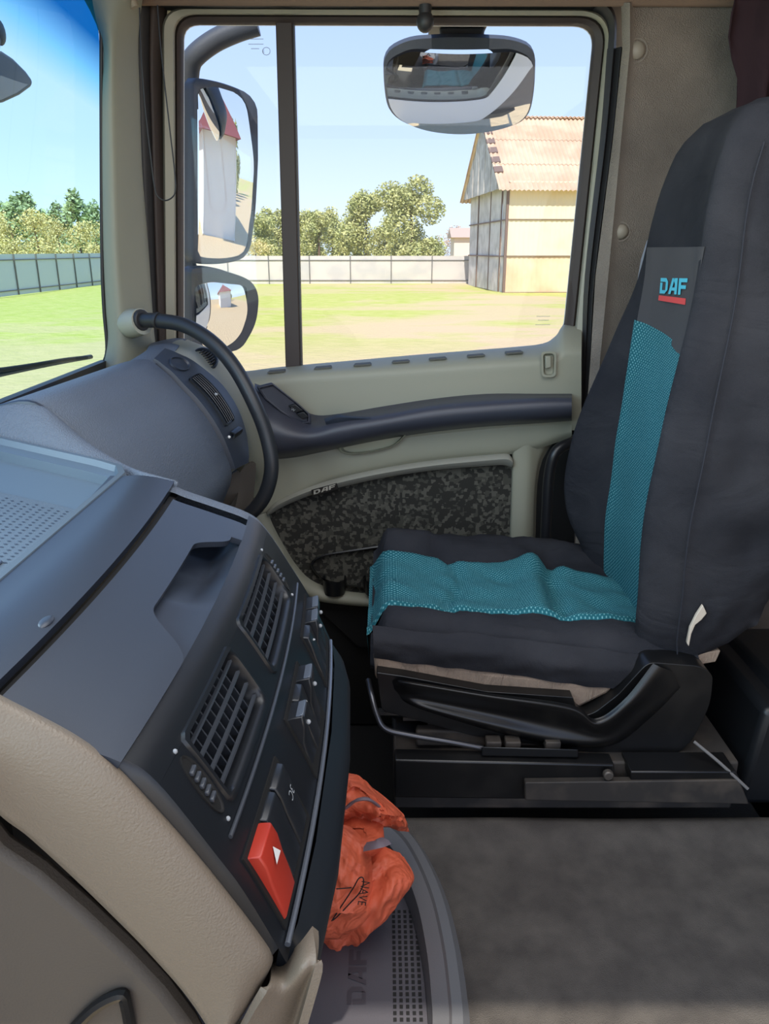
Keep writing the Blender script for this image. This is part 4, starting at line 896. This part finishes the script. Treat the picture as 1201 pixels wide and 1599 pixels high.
def csec(x, o=0.0, bot=-.640):
    # closed section in YZ at station x with rounded shoulders
    nose = sm((x-CX0)/.05); P = []
    e_ = .020*(1-math.sqrt(max(0, 1-(1-nose)**2)))
    y0, y1 = CY0+e_, CY1-e_
    top = []
    m = 40
    for i in range(m+1):
        a = i/m; y = y0+(y1-y0)*a; ed = min(a, 1-a)*(y1-y0)
        r = .035; dz = 0 if ed > r else r-math.sqrt(max(0, r*r-(r-ed)**2))
        z = ctop(x, y)-dz*1.1-(1-nose)**1.6*.055+o
        if z < bot+.02: z = bot+.02
        top.append(V((x, y, z)))
    side1 = [V((x, y1+.006*NZ.noise(V((x*20, 5, k))), top[-1].z+(bot-top[-1].z)*k/5)) for k in range(1, 6)]
    side0 = [V((x, y0+.006*NZ.noise(V((x*20, 1, k)))-.004*math.sin(math.pi*k/5), bot+(top[0].z-bot)*k/5)) for k in range(0, 5)]
    return [V((p.x+.012*(1-nose), p.y, p.z)) for p in top+side1+side0]
xs = [CX0, CX0+.003, CX0+.008, CX0+.016, CX0+.027, CX0+.04]+[CX0+.055+i*.012 for i in range(41)]
MB().loft([csec(x) for x in xs], True, True).obj('seat_cushion', m_seatf, seat, angle=75)
# teal insert lying on the cushion top and rolling over its nose
def tb(x):      # near and far edges of the insert
    n = 1.165+.012*math.sin(x*14)+.01*sm((x-.3)*5); f_ = 1.425+.012*math.sin(x*22+1)-.02*sm((x-.25)*6); return n, f_
R = []
R.append([V((CX0+.008, 1.15+(1.47-1.15)*i/36, -.652)) for i in range(37)])
R.append([V((CX0+.007, 1.155+(1.46-1.155)*i/36, -.635)) for i in range(37)])
for x in [CX0+.000, CX0+.004, CX0+.010, CX0+.02, CX0+.03, CX0+.045]+[CX0+.06+i*.01 for i in range(44)]:
    nose = sm((x-CX0)/.05); a, b = tb(x)
    if x < .02: b += .03*(1-nose)
    R.append([V((x+.005*(1-nose), a+(b-a)*i/36, ctop(x, a+(b-a)*i/36)-(1-nose)**1.6*.055+(.0085 if 0 < i < 36 else -.003))) for i in range(37)])
o = MB().grid(R).obj('teal_cushion_insert', m_teal, seat, angle=80); uvgrid(o, 37, len(R), .28, .53)
# old beige cloth between cover and plastic
bx = [585, 600, 680, 760, 830, 900, 945, 952, 940, 905]
MB().prism([PY(x, y, 1.066) for x, y in ((583, 1020), (640, 1030), (760, 1050), (860, 1060), (960, 1068), (952, 1082), (900, 1108), (880, 1110), (760, 1092), (650, 1078), (586, 1062))], (0, .03, 0)).obj('old_seat_cloth', m_beigef, seat, bevel=.006)
# cover skirt hanging on the near side
sk0 = [(582, 975), (650, 985), (740, 990), (840, 1002), (920, 1012), (998, 1022)]; sk1 = [(584, 1029), (650, 1037), (740, 1047), (840, 1061), (905, 1071), (958, 1076)]
R = [[PY(x, y, 1.078) for x, y in sk0], [PY((a+c)/2, (b+d)/2, 1.055) for (a, b), (c, d) in zip(sk0, sk1)], [PY(x, y, 1.062) for x, y in sk1]]
R[1][5] = PY(985, 1050, 1.06)
MB().grid(cgrid(R, 50, 12, lambda p, u, v: p+V((0, -.006*NZ.noise(V((p.x*25, 2, p.z*40))), .002*NZ.noise(V((p.x*30, 1, 1))))))).obj('cover_skirt', m_seatf, seat, solid=.004, soff=-1, angle=80)

# backrest: sections at heights, one closed smooth shell
HT = [ # z, near y, far y, front x centre, near bolster, far bolster, back x
 (-.66, 1.10, 1.50, .455, .015, .015, .60), (-.60, 1.085, 1.52, .447, .035, .030, .612), (-.52, 1.078, 1.535, .442, .040, .060, .625), (-.44, 1.075, 1.545, .442, .044, .074, .640),
 (-.34, 1.078, 1.540, .445, .042, .066, .655), (-.24, 1.09, 1.525, .452, .034, .045, .665), (-.14, 1.11, 1.50, .462, .026, .025, .670), (-.05, 1.135, 1.465, .468, .014, .012, .670),
 (.04, 1.150, 1.435, .470, .010, .008, .670), (.10, 1.158, 1.425, .474, .006, .004, .668), (.155, 1.168, 1.412, .484, .002, .0, .660), (.19, 1.185, 1.395, .504, -.004, -.004, .645), (.207, 1.21, 1.37, .535, -.01, -.01, .62), (.212, 1.25, 1.34, .56, -.006, -.006, .60)]
def hval(z, k):
    for i in range(len(HT)-1):
        if HT[i][0] <= z <= HT[i+1][0]: break
    t = (z-HT[i][0])/(HT[i+1][0]-HT[i][0]); P = [V((h[k], 0, 0)) for h in HT]
    return cr1(P, (i+t)/(len(HT)-1)).x
def bfront(y, z, o=0.0):      # front surface of the backrest
    y0, y1 = hval(z, 1), hval(z, 2); v = (y-y0)/(y1-y0); x = hval(z, 3)
    x -= hval(z, 4)*math.exp(-((v-.07)/.08)**2)+hval(z, 5)*math.exp(-((v-.90)/.11)**2)
    x += .012*math.sin(math.pi*min(1, max(0, v)))-.006
    x += .0035*NZ.noise(V((4, y*12, z*9)))
    return x-o
def bsec(z):
    y0, y1, xb = hval(z, 1), hval(z, 2), hval(z, 6); P = []; m = 44
    for i in range(m+1):
        a = i/m; y = y0+(y1-y0)*a; ed = min(a, 1-a)*(y1-y0); r = .03; dx = 0 if ed > r else r-math.sqrt(max(0, r*r-(r-ed)**2))
        P.append(V((min(bfront(y, z)+dx*1.2, xb-.02), y, z)))
    w = .006*NZ.noise(V((1, 2, z*14)))
    P += [V((P[m].x+(xb-P[m].x)*k/5, y1-.012*math.sin(math.pi*k/5)*-1+w, z)) for k in range(1, 5)]
    P += [V((xb, y1-(y1-y0)*(.06+.88*k/6), z)) for k in range(7)]
    xa = P[0].x
    P += [V((xb+(xa-xb)*k/9, y0-.010*math.sin(math.pi*k/9)+.012*NZ.noise(V((k*.5, 2, z*11+k*.3)))-.010*abs(NZ.noise(V((k*.45+z*6, 5, z*16-k*.5)))), z)) for k in range(1, 9)]
    return P
def shear(P, z):
    k = .75*sm((-.38-z)/.28)
    return [V((p.x, p.y, p.z+max(0, p.x-.45)*k)) for p in P]
zz = [-.66+i*.018 for i in range(47)]+[.192, .198, .203, .207, .210, .212]
MB().loft([shear(bsec(z), z) for z in zz], True, True).obj('backrest', m_seatf, seat, angle=80)
# teal backrest insert
def bedge(z):
    n = 1.172-.012*sm((z+.66)/.5); f_ = 1.425; return n, f_
R = []
for i in range(61):
    z = -.645+(.0-.645+.645)*0+i*(.515/60); a, b = bedge(z); R.append([V((bfront(a+(b-a)*j/30, z, .0035 if 0 < j < 30 else -.001), a+(b-a)*j/30, z+(-.018*(1-j/30)+.012*(j/30) if i > 50 else 0)*(i-50)/10)) for j in range(31)])
o = MB().grid(R).obj('teal_backrest_insert', m_teal, seat, angle=80); uvgrid(o, 31, 61, .22, .515)
# grey label panel with print above it
R = []
for i in range(17):
    z = -.155+i*(.160/16); a, b = 1.160, 1.425; R.append([V((bfront(a+(b-a)*j/16, z+(.0), .003 if 0 < j < 16 else -.002), a+(b-a)*j/16, z+(-.018*(1-j/16)+.012*j/16 if i == 0 else 0))) for j in range(17)])
pt = MB().grid(R).obj('label_panel', m_patch, seat, angle=80)
# print: lettering plane follows the panel (runs across the seat, towards the camera side)
def onfront(px, py, o):
    r = ray(px, py); b = None
    for i in range(400):
        Y = 1.15+i*.0008; p = r*(Y/r.y)
        if -.66 < p.z < .2:
            d = abs(bfront(Y, p.z, o)-p.x)
            if b is None or d < b[0]: b = (d, p)
    return b[1]
A = onfront(1030, 458, .0042); B = onfront(1072, 461, .0042); U = onfront(1032, 434, .0042)
k = daf(V((0, 0, 0)), V((1, 0, 0)), V((0, 0, 1)), 1.0, 1.0)
k.v = [A+(B-A)*p.x+(U-A)*p.z for p in k.v]; k.obj('print_letters', m_logo, pt)
q = [onfront(*p, .0040) for p in ((1029, 461), (1071, 466), (1070, 476), (1028, 469))]
MB().add(q, [(0, 1, 2, 3)]).obj('print_bar', m_logored, pt)
# side seam piping
def nearseam(z): return V((hval(z, 3)+.055+.01*math.sin(z*6), hval(z, 1)-.012, z))
MB().tube([V((min(bfront(hval(z, 1)+.01, z)+.045, .62), hval(z, 1)-.0085, z)) for z in [-.62+i*.04 for i in range(20)]], .0013, 6, 2).obj('side_seam', mat('seam shade', (34, 36, 44), .9), seat)
# tear with lighter lining
MB().prism([PY(x, y, 1.066) for x, y in ((1098, 945), (1104, 958), (1096, 968), (1086, 976), (1080, 990), (1076, 1010), (1073, 1004), (1078, 980), (1088, 960))], (0, .006, 0)).obj('torn_patch', mat('torn lining', (196, 184, 168), .9), seat, bevel=.001)
MB().prism([PY(x, y, 1.09) for x, y in ((1078, 1022), (1126, 1016), (1118, 1034), (1095, 1038), (1080, 1030))], (0, .02, 0)).obj('torn_hem', m_beigef, seat, bevel=.002)
# grey shoulder of the seat frame behind the far side
MB().loft([[PY(x, y, Y) for x, y in ((1020, 366), (1030, 400), (1022, 480), (1000, 560), (975, 590), (988, 480), (1001, 405), (1010, 376))] for Y in (1.455, 1.51)], True, True).obj('shoulder_shell', mat('shoulder grey', (116, 118, 126), .5), seat, bevel=.006)
# black plastic side: front lever panel, hinge cover
fp = [(588, 1050, 3), (630, 1056, 2), (700, 1069, 2), (760, 1080, 2), (895, 1089, 2), (900, 1106, 6), (915, 1118, 6), (930, 1112, 8), (965, 1085, 8), (1012, 1034, 14), (1095, 1040, 12), (1114, 1054, 10), (1110, 1100, 20), (1080, 1160, 20), (1050, 1182, 12), (980, 1182, 10), (860, 1166, 8), (740, 1150, 20), (640, 1122, 20), (596, 1110, 8)]
c0 = [PY(p.x, p.y, 1.045) for p in rp(fp, 4)]
MB().prism(c0, (0, .05, 0)).obj('side_cover', m_black2, seat, bevel=.006, seg=3)
# scooped lever moulded on the cover
R = [[PY(x, y, Y) for x, y, Y in row] for row in (
    [(612, 1062, 1.046), (640, 1064, 1.028), (760, 1082, 1.022), (890, 1100, 1.022), (930, 1122, 1.024), (975, 1092, 1.026), (1020, 1036, 1.034)],
    [(614, 1070, 1.044), (645, 1070, 1.020), (762, 1090, 1.014), (890, 1110, 1.014), (935, 1132, 1.016), (985, 1098, 1.020), (1032, 1042, 1.030)],
    [(618, 1082, 1.046), (655, 1090, 1.038), (768, 1112, 1.036), (880, 1134, 1.034), (945, 1146, 1.030), (1000, 1104, 1.030), (1050, 1050, 1.036)],
    [(628, 1094, 1.046), (670, 1108, 1.030), (775, 1136, 1.026), (875, 1158, 1.028), (955, 1158, 1.032), (1010, 1118, 1.036), (1060, 1070, 1.042)],
    [(634, 1100, 1.05), (680, 1116, 1.05), (778, 1146, 1.05), (875, 1166, 1.05), (955, 1166, 1.05), (1015, 1125, 1.05), (1066, 1076, 1.05)])]
MB().grid(cgrid(R, 60, 24)).obj('recline_lever', m_black2, seat, angle=70)
# wire bar at the front
MB().tube([PY(575, 1062, 1.08), PY(580, 1085, 1.05), PY(588, 1115, 1.03), PY(602, 1138, 1.02), PY(640, 1148, 1.02), PY(700, 1158, 1.02), PY(754, 1168, 1.02)], .0045, 10, 6).obj('slide_bar', mat('bar steel', (84, 84, 88), .3, metal=.8), seat)
MB().hexa([PY(x, y, 1.01) for x, y in ((752, 1166), (903, 1170), (903, 1183), (752, 1180))], [PY(x, y, 1.06) for x, y in ((752, 1166), (903, 1170), (903, 1183), (752, 1180))]).obj('slide_rail', m_black, seat, bevel=.002)
for x in (756, 786, 848): MB().box(PY(x+14, 1160, 1.03), (.024, .02, .016)).obj('rail_block', m_dirty, seat, bevel=.002)
MB().box((.24, 1.32, -.707), (.46, .40, .10)).obj('suspension', m_dark, seat, bevel=.01)
MB().box((.20, 1.06, -.742), (.30, .02, .03)).obj('suspension_bar', m_dirty, seat, bevel=.004)
for i in range(3): MB().box((.10+.04*i, 1.075, -.708-.01*i), (.22, .012, .006)).obj('suspension_strip', m_dirty, seat)

# ================= SEAT BASE, TUNNEL, BOX ===================================
pb = thing('seat_pedestal', 'dusty black steel pedestal under the passenger seat', 'base')
zt = PY(615, 1190, 1.02).z
x0, x1 = PY(615, 1190, 1.02).x, PY(962, 1200, 1.02).x
MB().box(((x0+.56)/2, 1.27, zt-.045), (.56-x0, .50, .09)).obj('pedestal_top', m_dirty, pb, bevel=.004)
MB().hexa([PY(616, 1187, 1.0), PY(960, 1194, 1.0), PY(960, 1250, 1.0), PY(616, 1246, 1.0)], [PY(616, 1187, 1.0)+V((0, .03, 0)), PY(960, 1194, 1.0)+V((0, .03, 0)), PY(960, 1250, 1.0)+V((0, .03, 0)), PY(616, 1246, 1.0)+V((0, .03, 0))]).obj('front_rail', m_black2, pb, bevel=.003)
MB().hexa([PY(820, 1222, .985), PY(1155, 1218, .985), PY(1170, 1256, .985), PY(820, 1250, .985)], [PY(820, 1222, .99)+V((0, .012, 0)), PY(1155, 1218, .99)+V((0, .012, 0)), PY(1170, 1256, .99)+V((0, .012, 0)), PY(820, 1250, .99)+V((0, .012, 0))]).obj('lower_flange', m_dirty, pb, bevel=.002)
MB().hexa([PY(985, 1205, .99), PY(1150, 1205, .99), PY(1158, 1222, .99), (PY(985, 1222, .99))], [PY(985, 1205, .99)+V((0, .05, 0)), PY(1150, 1205, .99)+V((0, .05, 0)), PY(1158, 1222, .99)+V((0, .05, 0)), PY(985, 1222, .99)+V((0, .05, 0))]).obj('rear_rail', m_black2, pb, bevel=.002)
p = PY(951, 1213, .985); MB().tube([p+V((0, .01, 0)), p], .008, 12, 1).obj('bolt', mat('bolt steel', (96, 90, 84), .5, metal=.6), pb, bevel=.002)
MB().tube([PY(1084, 1158, 1.03), PY(1125, 1192, 1.0), PY(1168, 1232, .98)], .0025, 8, 3).obj('release_cable', m_post, pb)
bxo = thing('storage_box', 'black ribbed plastic box standing behind the passenger seat', 'box')
b_ = MB(); T = -.685
b_.hexa([(.60, 1.045, T), (1.0, 1.045, T), (1.0, 1.30, T), (.60, 1.30, T)], [(.575, 1.035, -.86), (1.0, 1.035, -.86), (1.0, 1.30, -.86), (.565, 1.30, -.86)]).obj('body', m_black, bxo, bevel=.012, seg=3)
MB().hexa([(.645, 1.075, T+.012), (1.0, 1.075, T+.012), (1.0, 1.30, T+.012), (.645, 1.30, T+.012)], [(.63, 1.06, T-.003), (1.0, 1.06, T-.003), (1.0, 1.31, T-.003), (.63, 1.31, T-.003)]).obj('raised_lid', m_black, bxo, bevel=.006, seg=3)
# engine tunnel mat
tn = tag(bpy.data.objects.new('floor_tunnel', None), kind='structure'); COL.objects.link(tn)
yf = 1.005; zt2 = -.862
R = []
for x in [-.02+i*.035 for i in range(32)]:
    c = []
    for y, z in ((-.45, zt2), (.0, zt2), (.3, zt2), (.6, zt2), (.8, zt2), (.90, zt2), (.94, zt2+.001), (.965, zt2+.008), (.985, zt2+.012), (1.0, zt2+.008), (1.006, zt2-.006), (1.008, zt2-.05), (1.008, -1.2)):
        yy = y+(.012 if x > .13 and y > .9 else 0)*0; c.append(V((x, yy, z+.004*NZ.noise(V((x*4, y*4, 0))))))
    R.append(c)
MB().grid(R).obj('tunnel_mat', m_carpet, tn, angle=70)
MB().grid([[V((-.02, y, zt2)), V((-.045, y, zt2-.02)), V((-.06, y, -1.2))] for y in (-.45, .3, 1.008)]).obj('tunnel_side', m_dark, tn)
tag(MB().box((.02, .55, -1.06), (.5, .92, .3)).obj('tunnel_core', m_dark, tn))

# ================= CUP TRAY ON THE TUNNEL ===================================
tr_ = thing('floor_tray', 'grey rimmed storage tray on the engine tunnel under the console', 'tray')
rimc = [(690, 1700, .50), (700, 1599, .60), (697, 1540, .64), (688, 1470, .70), (672, 1400, .76), (650, 1345, .82), (626, 1306, .87), (596, 1282, .905), (560, 1275, .92), (520, 1282, .92)]
RC = crc([PZ(x, y, -.79) for x, y, _ in rimc], 8)
cen = V((-.12, .55, -.79))
rows = []
for dx, dz in ((.027, -.075), (.024, -.014), (.016, -.003), (.004, .0), (.001, -.004), (-.017, -.010), (-.021, -.05)):
    L = []
    for i, p in enumerate(RC):
        t = (RC[min(i+1, len(RC)-1)]-RC[max(i-1, 0)]).normalized(); n = V((t.y, -t.x, 0)).normalized()
        if n.dot(p-cen) < 0: n = -n
        L.append(p+n*dx+V((0, 0, dz)))
    rows.append(L)
MB().grid(rows).obj('tray_rim', m_rim, tr_, angle=28)
MB().prism([V((p.x, p.y, -.835)) for p in rows[-1]]+[V((-.35, .92, -.835)), V((-.35, .45, -.835))], (0, 0, -.01)).obj('tray_floor', mat('tray floor rubber', (74, 72, 78), .55, bump=.2, bscale=900), tr_)
k = MB()
for i in range(5):
    for j in range(22):
        k.add([V((.012+i*.0075+a, .63+j*.008+b, -.8343)) for a, b in ((-.002, -.0025), (.002, -.0025), (.002, .0025), (-.002, .0025))], [(0, 1, 2, 3)])
k = k.obj('tray_dimples', m_dark, tr_); k['kind'] = 'stuff'
L = daf(V((-.022, .665, -.8343)), (0, 1, 0), (-1, 0, 0), .075, .022).obj('tray_lettering', mat('faint lettering', (60, 58, 64), .5), tr_)

# ================= ORANGE BAG ===============================================
bag = thing('carrier_bag', 'crumpled orange plastic carrier bag hung over the tray rim', 'bag')
def blob(rows_px, name, Ys, bul, amp, seed, m=m_bag, parent=bag, nu=40, nv=30):
    R = [[PY(x, y, Y) for x, y in r] for r, Y in zip(rows_px, Ys)]
    def fn(p, u, v):
        b = math.sin(math.pi*u)**.6 if 0 < u < 1 else 0; w_ = math.sin(math.pi*v)**.5 if 0 < v < 1 else 0
        q = 1-abs(NZ.noise(V((u*3.2+seed, v*4.5, seed*1.7))))*3; q2 = 1-abs(NZ.noise(V((u*9+v*3, v*8-u*2, seed*3.1))))*2
        return p+V((0, -1, .25))*(bul*b*w_)+V((.3*math.sin(seed), -1, .3))*(amp*q+amp*.5*q2)*(.35+.65*b*w_)
    return MB().grid(cgrid(R, nu, nv, fn)).obj(name, m, parent, solid=.0015, angle=55)
bg0 = blob([[(520, 1200), (552, 1208), (568, 1216), (580, 1228)], [(500, 1250), (560, 1232), (598, 1244), (622, 1262)], [(490, 1300), (560, 1280), (600, 1262), (632, 1276)], [(490, 1330), (560, 1300), (600, 1290), (639, 1298)]], 'bag_top', [.86, .84, .84, .86], .025, .014, 1)
blob([[(490, 1290), (545, 1275), (575, 1270), (600, 1272)], [(480, 1310), (545, 1298), (580, 1300), (601, 1308)], [(480, 1350), (545, 1330), (575, 1335), (602, 1330)]], 'bag_fold', [.83, .80, .82], .03, .012, 5)
blob([[(470, 1290), (530, 1285), (560, 1300), (578, 1320)], [(470, 1350), (520, 1340), (560, 1350), (582, 1370)], [(470, 1420), (510, 1410), (550, 1410), (584, 1420)], [(465, 1475), (495, 1470), (530, 1462), (560, 1440)]], 'bag_front', [.78, .755, .745, .76], .03, .008, 9)
bb = blob([[(540, 1335), (590, 1322), (618, 1328), (630, 1336)], [(520, 1380), (570, 1370), (615, 1360), (646, 1371)], [(500, 1430), (545, 1425), (590, 1415), (618, 1408)], [(484, 1470), (520, 1464), (562, 1450), (585, 1437)], [(488, 1480), (510, 1481), (540, 1474), (560, 1460)]], 'bag_side', [.80, .77, .765, .77, .79], .03, .009, 13)
gs = mat('grey bag stripe', (112, 98, 106), .6)
MB().tube([PY(540, 1262, .79), PY(556, 1250, .775), PY(575, 1248, .775), PY(590, 1258, .79)], .005, 6, 5, flat=.4).obj('grey_handle', gs, bag)
MB().tube([PY(572, 1322, .755), PY(590, 1318, .75), PY(602, 1313, .76)], .009, 6, 5, flat=.35).obj('grey_handle', gs, bag)
# print: pointed boat outline and lettering
def bp_(x, y): return PY(x, y, .708)
MB().tube([bp_(x, y) for x, y in ((518, 1438), (535, 1412), (552, 1386), (560, 1372), (567, 1371), (567, 1382), (560, 1396), (545, 1412), (528, 1430), (520, 1437))], .0008, 5, 5).obj('printed_outline', m_dark, bb)
MB().tube([bp_(x, y) for x, y in ((525, 1388), (540, 1387), (549, 1386))], .0007, 5, 3).obj('printed_line', m_dark, bb)
d1 = (bp_(566, 1418)-bp_(574, 1373)).normalized(); d2 = (bp_(578, 1395)-bp_(566, 1393)).normalized()
text_mb('NAVE', bp_(565, 1374)+V((0, -.001, 0)), d1, d2, .0145, -.0005).obj('printed_lettering', m_dark, bb)
MB().loft([[PY(x, y, Y) for x, y in ((552, 1458), (575, 1446), (584, 1438), (584, 1450), (572, 1464), (558, 1468))] for Y in (.775, .79)], True, True).obj('blue_corner', mat('pale blue film', (110, 186, 200), .4), bag, bevel=.003)

# ================= CURTAIN ==================================================
def cfn(y, v): return .022*math.sin(y*70)+.008*math.sin(y*160+v*3)
R = []
for j in range(25):
    v = j/24; L_ = .655-.03*math.exp(-((v-.10)/.08)**2)+.03*v
    R.append([V((L_+(.95-L_)*i/50, 1.60+cfn(L_+(.95-L_)*i/50, v), .47-.80*v)) for i in range(51)])
tag(MB().grid(R).obj('curtain', m_curtain, None, solid=.003, angle=80), 'dark maroon curtain hanging behind the passenger headrest', 'curtain')

# ================= OUTSIDE MIRRORS ==========================================
dmr = thing('door_mirror', 'pair of tall and wide angle door mirrors on a black arm', 'mirror')
def mirror(outl, gl_out, C, yaw, pitch, Rc, name, depth, back=0.05):
    # a plane through C with the given normal; outlines given in pixels are cast on that plane
    n = V((math.sin(yaw)*math.cos(pitch), -math.cos(yaw)*math.cos(pitch), math.sin(pitch)))
    def cast(x, y, off=0):
        r = ray(x, y); return r*((C.dot(n)+off)/r.dot(n))
    o0 = resamp(rp(outl, 6), 64); g0 = resamp(rp(gl_out, 6), 64)
    cc = sum(o0, V((0, 0)))/64; gc = sum(g0, V((0, 0)))/64
    P = lambda q, s, off, c: [cast(c.x+(p.x-c.x)*s, c.y+(p.y-c.y)*s, off) for p in q]
    def ext(L, t): return [p-n*t for p in L]
    A = P(o0, 1, 0, cc)
    MB().loft([[p-n*depth*.98 for p in P(o0, .70, 0, cc)], [p-n*depth*.75 for p in P(o0, .88, 0, cc)], [p-n*depth*.35 for p in A], [p-n*.004 for p in A], A, [p+n*.004 for p in P(o0, .985, 0, cc)], P(g0, 1.0, .003, gc), P(g0, .995, -.004, gc)], True, False).obj('mirror_housing', m_house, dmr, angle=60).parent = dmr
    # convex glass: concentric rings bulged along n
    gm_ = MB(); cen = cast(gc.x, gc.y, 0)
    uu = V((math.cos(yaw), math.sin(yaw), 0)); vv = n.cross(uu); E0 = P(g0, 1, 0, gc); ea = max(abs((p-cen).dot(uu)) for p in E0); eb = max(abs((p-cen).dot(vv)) for p in E0)
    rings = [[p+n*(Rc*(1-((p-cen).dot(uu)/ea)**2-((p-cen).dot(vv)/eb)**2)+.003) for p in P(g0, k/14, 0, gc)] for k in range(1, 15)]
    gm_.loft(rings); gm_.f.append(tuple(range(63, -1, -1)))
    g = gm_.obj(name, m_mirror, dmr, angle=180)
    return g
C1 = PY(352, 270, 2.02)
mirror([(300, 120, 10), (345, 128, 20), (401, 150, 28), (402, 250, 5), (398, 330, 20), (388, 405, 24), (340, 413, 15), (300, 412, 10)], [(308, 140, 8), (330, 134, 10), (385, 150, 26), (396, 250, 5), (386, 398, 20), (345, 404, 10), (309, 402, 10)], C1, math.radians(58), math.radians(-4.2), .006, 'tall_mirror_glass', .07)
C2 = PY(350, 490, 2.02)
mirror([(296, 418, 8), (330, 416, 14), (392, 436, 20), (404, 460, 14), (400, 505, 20), (375, 548, 16), (330, 552, 10), (298, 545, 8)], [(304, 446, 8), (330, 440, 6), (386, 446, 8), (385, 490, 10), (372, 530, 14), (350, 543, 8), (320, 545, 8), (303, 520, 8)], C2, math.radians(56), math.radians(-7), .016, 'wide_mirror_glass', .07)
MB().tube([PY(402, 38, 2.05), PY(370, 48, 2.05), PY(335, 64, 2.05), PY(306, 86, 2.05), PY(297, 104, 2.06), PY(294, 140, 2.08)], .024, 14, 6).obj('mirror_arm', m_house, dmr)
MB().loft([[PY(x, y, Y) for x, y in ((286, 120), (308, 122), (306, 300), (306, 410), (312, 430), (306, 560), (286, 560), (286, 300))] for Y in (2.06, 2.12)], True, True).obj('mirror_carrier', m_house, dmr, bevel=.01)
km = thing('kerb_mirror', 'wide convex kerb mirror hanging above the passenger window', 'mirror')
KO = [(599, 82, 26), (640, 62, 20), (717, 58, 30), (800, 62, 20), (837, 76, 22), (835, 140, 20), (826, 188, 30), (780, 204, 30), (717, 210, 40), (650, 202, 30), (606, 178, 30), (599, 130, 20)]
KG = [(602, 94, 20), (640, 76, 10), (717, 78, 30), (800, 76, 10), (834, 90, 22), (831, 140, 20), (822, 184, 30), (780, 199, 30), (717, 205, 40), (652, 197, 30), (610, 174, 30), (603, 130, 20)]
n = V((.02, -.74, -.55)).normalized(); C3 = PY(717, 140, 2.06)
def kc(x, y, off=0): r = ray(x, y); return r*((C3.dot(n)+off)/r.dot(n))
o0 = resamp(rp(KO, 6), 72); g0 = resamp(rp(KG, 6), 72); oc = sum(o0, V((0, 0)))/72; gc = sum(g0, V((0, 0)))/72
A = [kc(p.x, p.y) for p in o0]
cenk = kc(717, 140)
def shr(L, s): c = sum(L, V((0, 0, 0)))/len(L); return [c+(p-c)*s for p in L]
MB().loft([[p-n*.075 for p in shr(A, .5)], [p-n*.06 for p in shr(A, .8)], [p-n*.02 for p in A], [p-n*.002 for p in A], [kc(p.x, p.y, .002) for p in g0], [kc(p.x, p.y, -.004) for p in g0]], True, False).obj('mirror_housing', m_house, km, angle=60)
gk = MB()
uk = V((1, 0, 0)); vk = n.cross(uk).normalized()
gk.loft([[q+n*(.026*(1-((q-cenk).x/.215)**2-((q-cenk).dot(vk)/.16)**2)+.003) for q in [kc(gc.x+(p.x-gc.x)*k/16, gc.y+(p.y-gc.y)*k/16) for p in g0]] for k in range(1, 17)]); gk.f.append(tuple(range(71, -1, -1)))
gk.obj('mirror_glass', m_mirror, km, angle=180)
MB().hexa([PY(x, y, 2.05) for x, y in ((684, 20), (759, 20), (755, 66), (688, 66))], [PY(x, y, 2.12) for x, y in ((684, 20), (759, 20), (755, 66), (688, 66))]).obj('mirror_bracket', m_seal, km, bevel=.006)
MB().box(PY(720, 15, 1.98), (.13, .30, .04)).obj('bracket_foot', m_seal, km)
o = thing('glass_knob', 'small dark round knob hanging over the top of the window', 'knob')
MB().ell(PY(664, 34, 1.70), (.017, .017, .019)).obj('knob', m_seal, o)
MB().tube([PY(664, 8, 1.70), PY(664, 30, 1.70)], .012, 12, 1).obj('stem', m_seal, o)

barn.rotation_euler.z = math.radians(5)
# ================= SETTLE ORIGINS ===========================================
bpy.context.view_layer.update()
def desc(o): 
    for c in o.children: yield c; yield from desc(c)
allo = list(COL.objects); roots = [o for o in allo if o.parent is None and o.type in ('EMPTY', 'MESH')]
for r in roots:
    ms = [c for c in ([r]+list(desc(r))) if c.type == 'MESH' and len(c.data.vertices)]
    if not ms: continue
    P = [v.co for m in ms for v in m.data.vertices]
    c = V(((min(p.x for p in P)+max(p.x for p in P))/2, (min(p.y for p in P)+max(p.y for p in P))/2, min(p.z for p in P)))
    if r.type == 'MESH' and not r.children: continue      # keep texture space in world units
    for ch in r.children: ch.location = ch.location-c
    r.location = r.location+c
barn.location = barn.location+V((-.5, .5, 0))
bpy.context.view_layer.update()
for o in allo:      # parts get their own origin
    if o.type == 'EMPTY' and o.parent is not None and o.children:
        P = [m.matrix_world @ v.co for m in desc(o) if m.type == 'MESH' for v in m.data.vertices]
        c = sum(P, V((0, 0, 0)))/len(P); d = o.parent.matrix_world.inverted() @ c-o.location
        for ch in o.children: ch.location = ch.location-d
        o.location = o.location+d
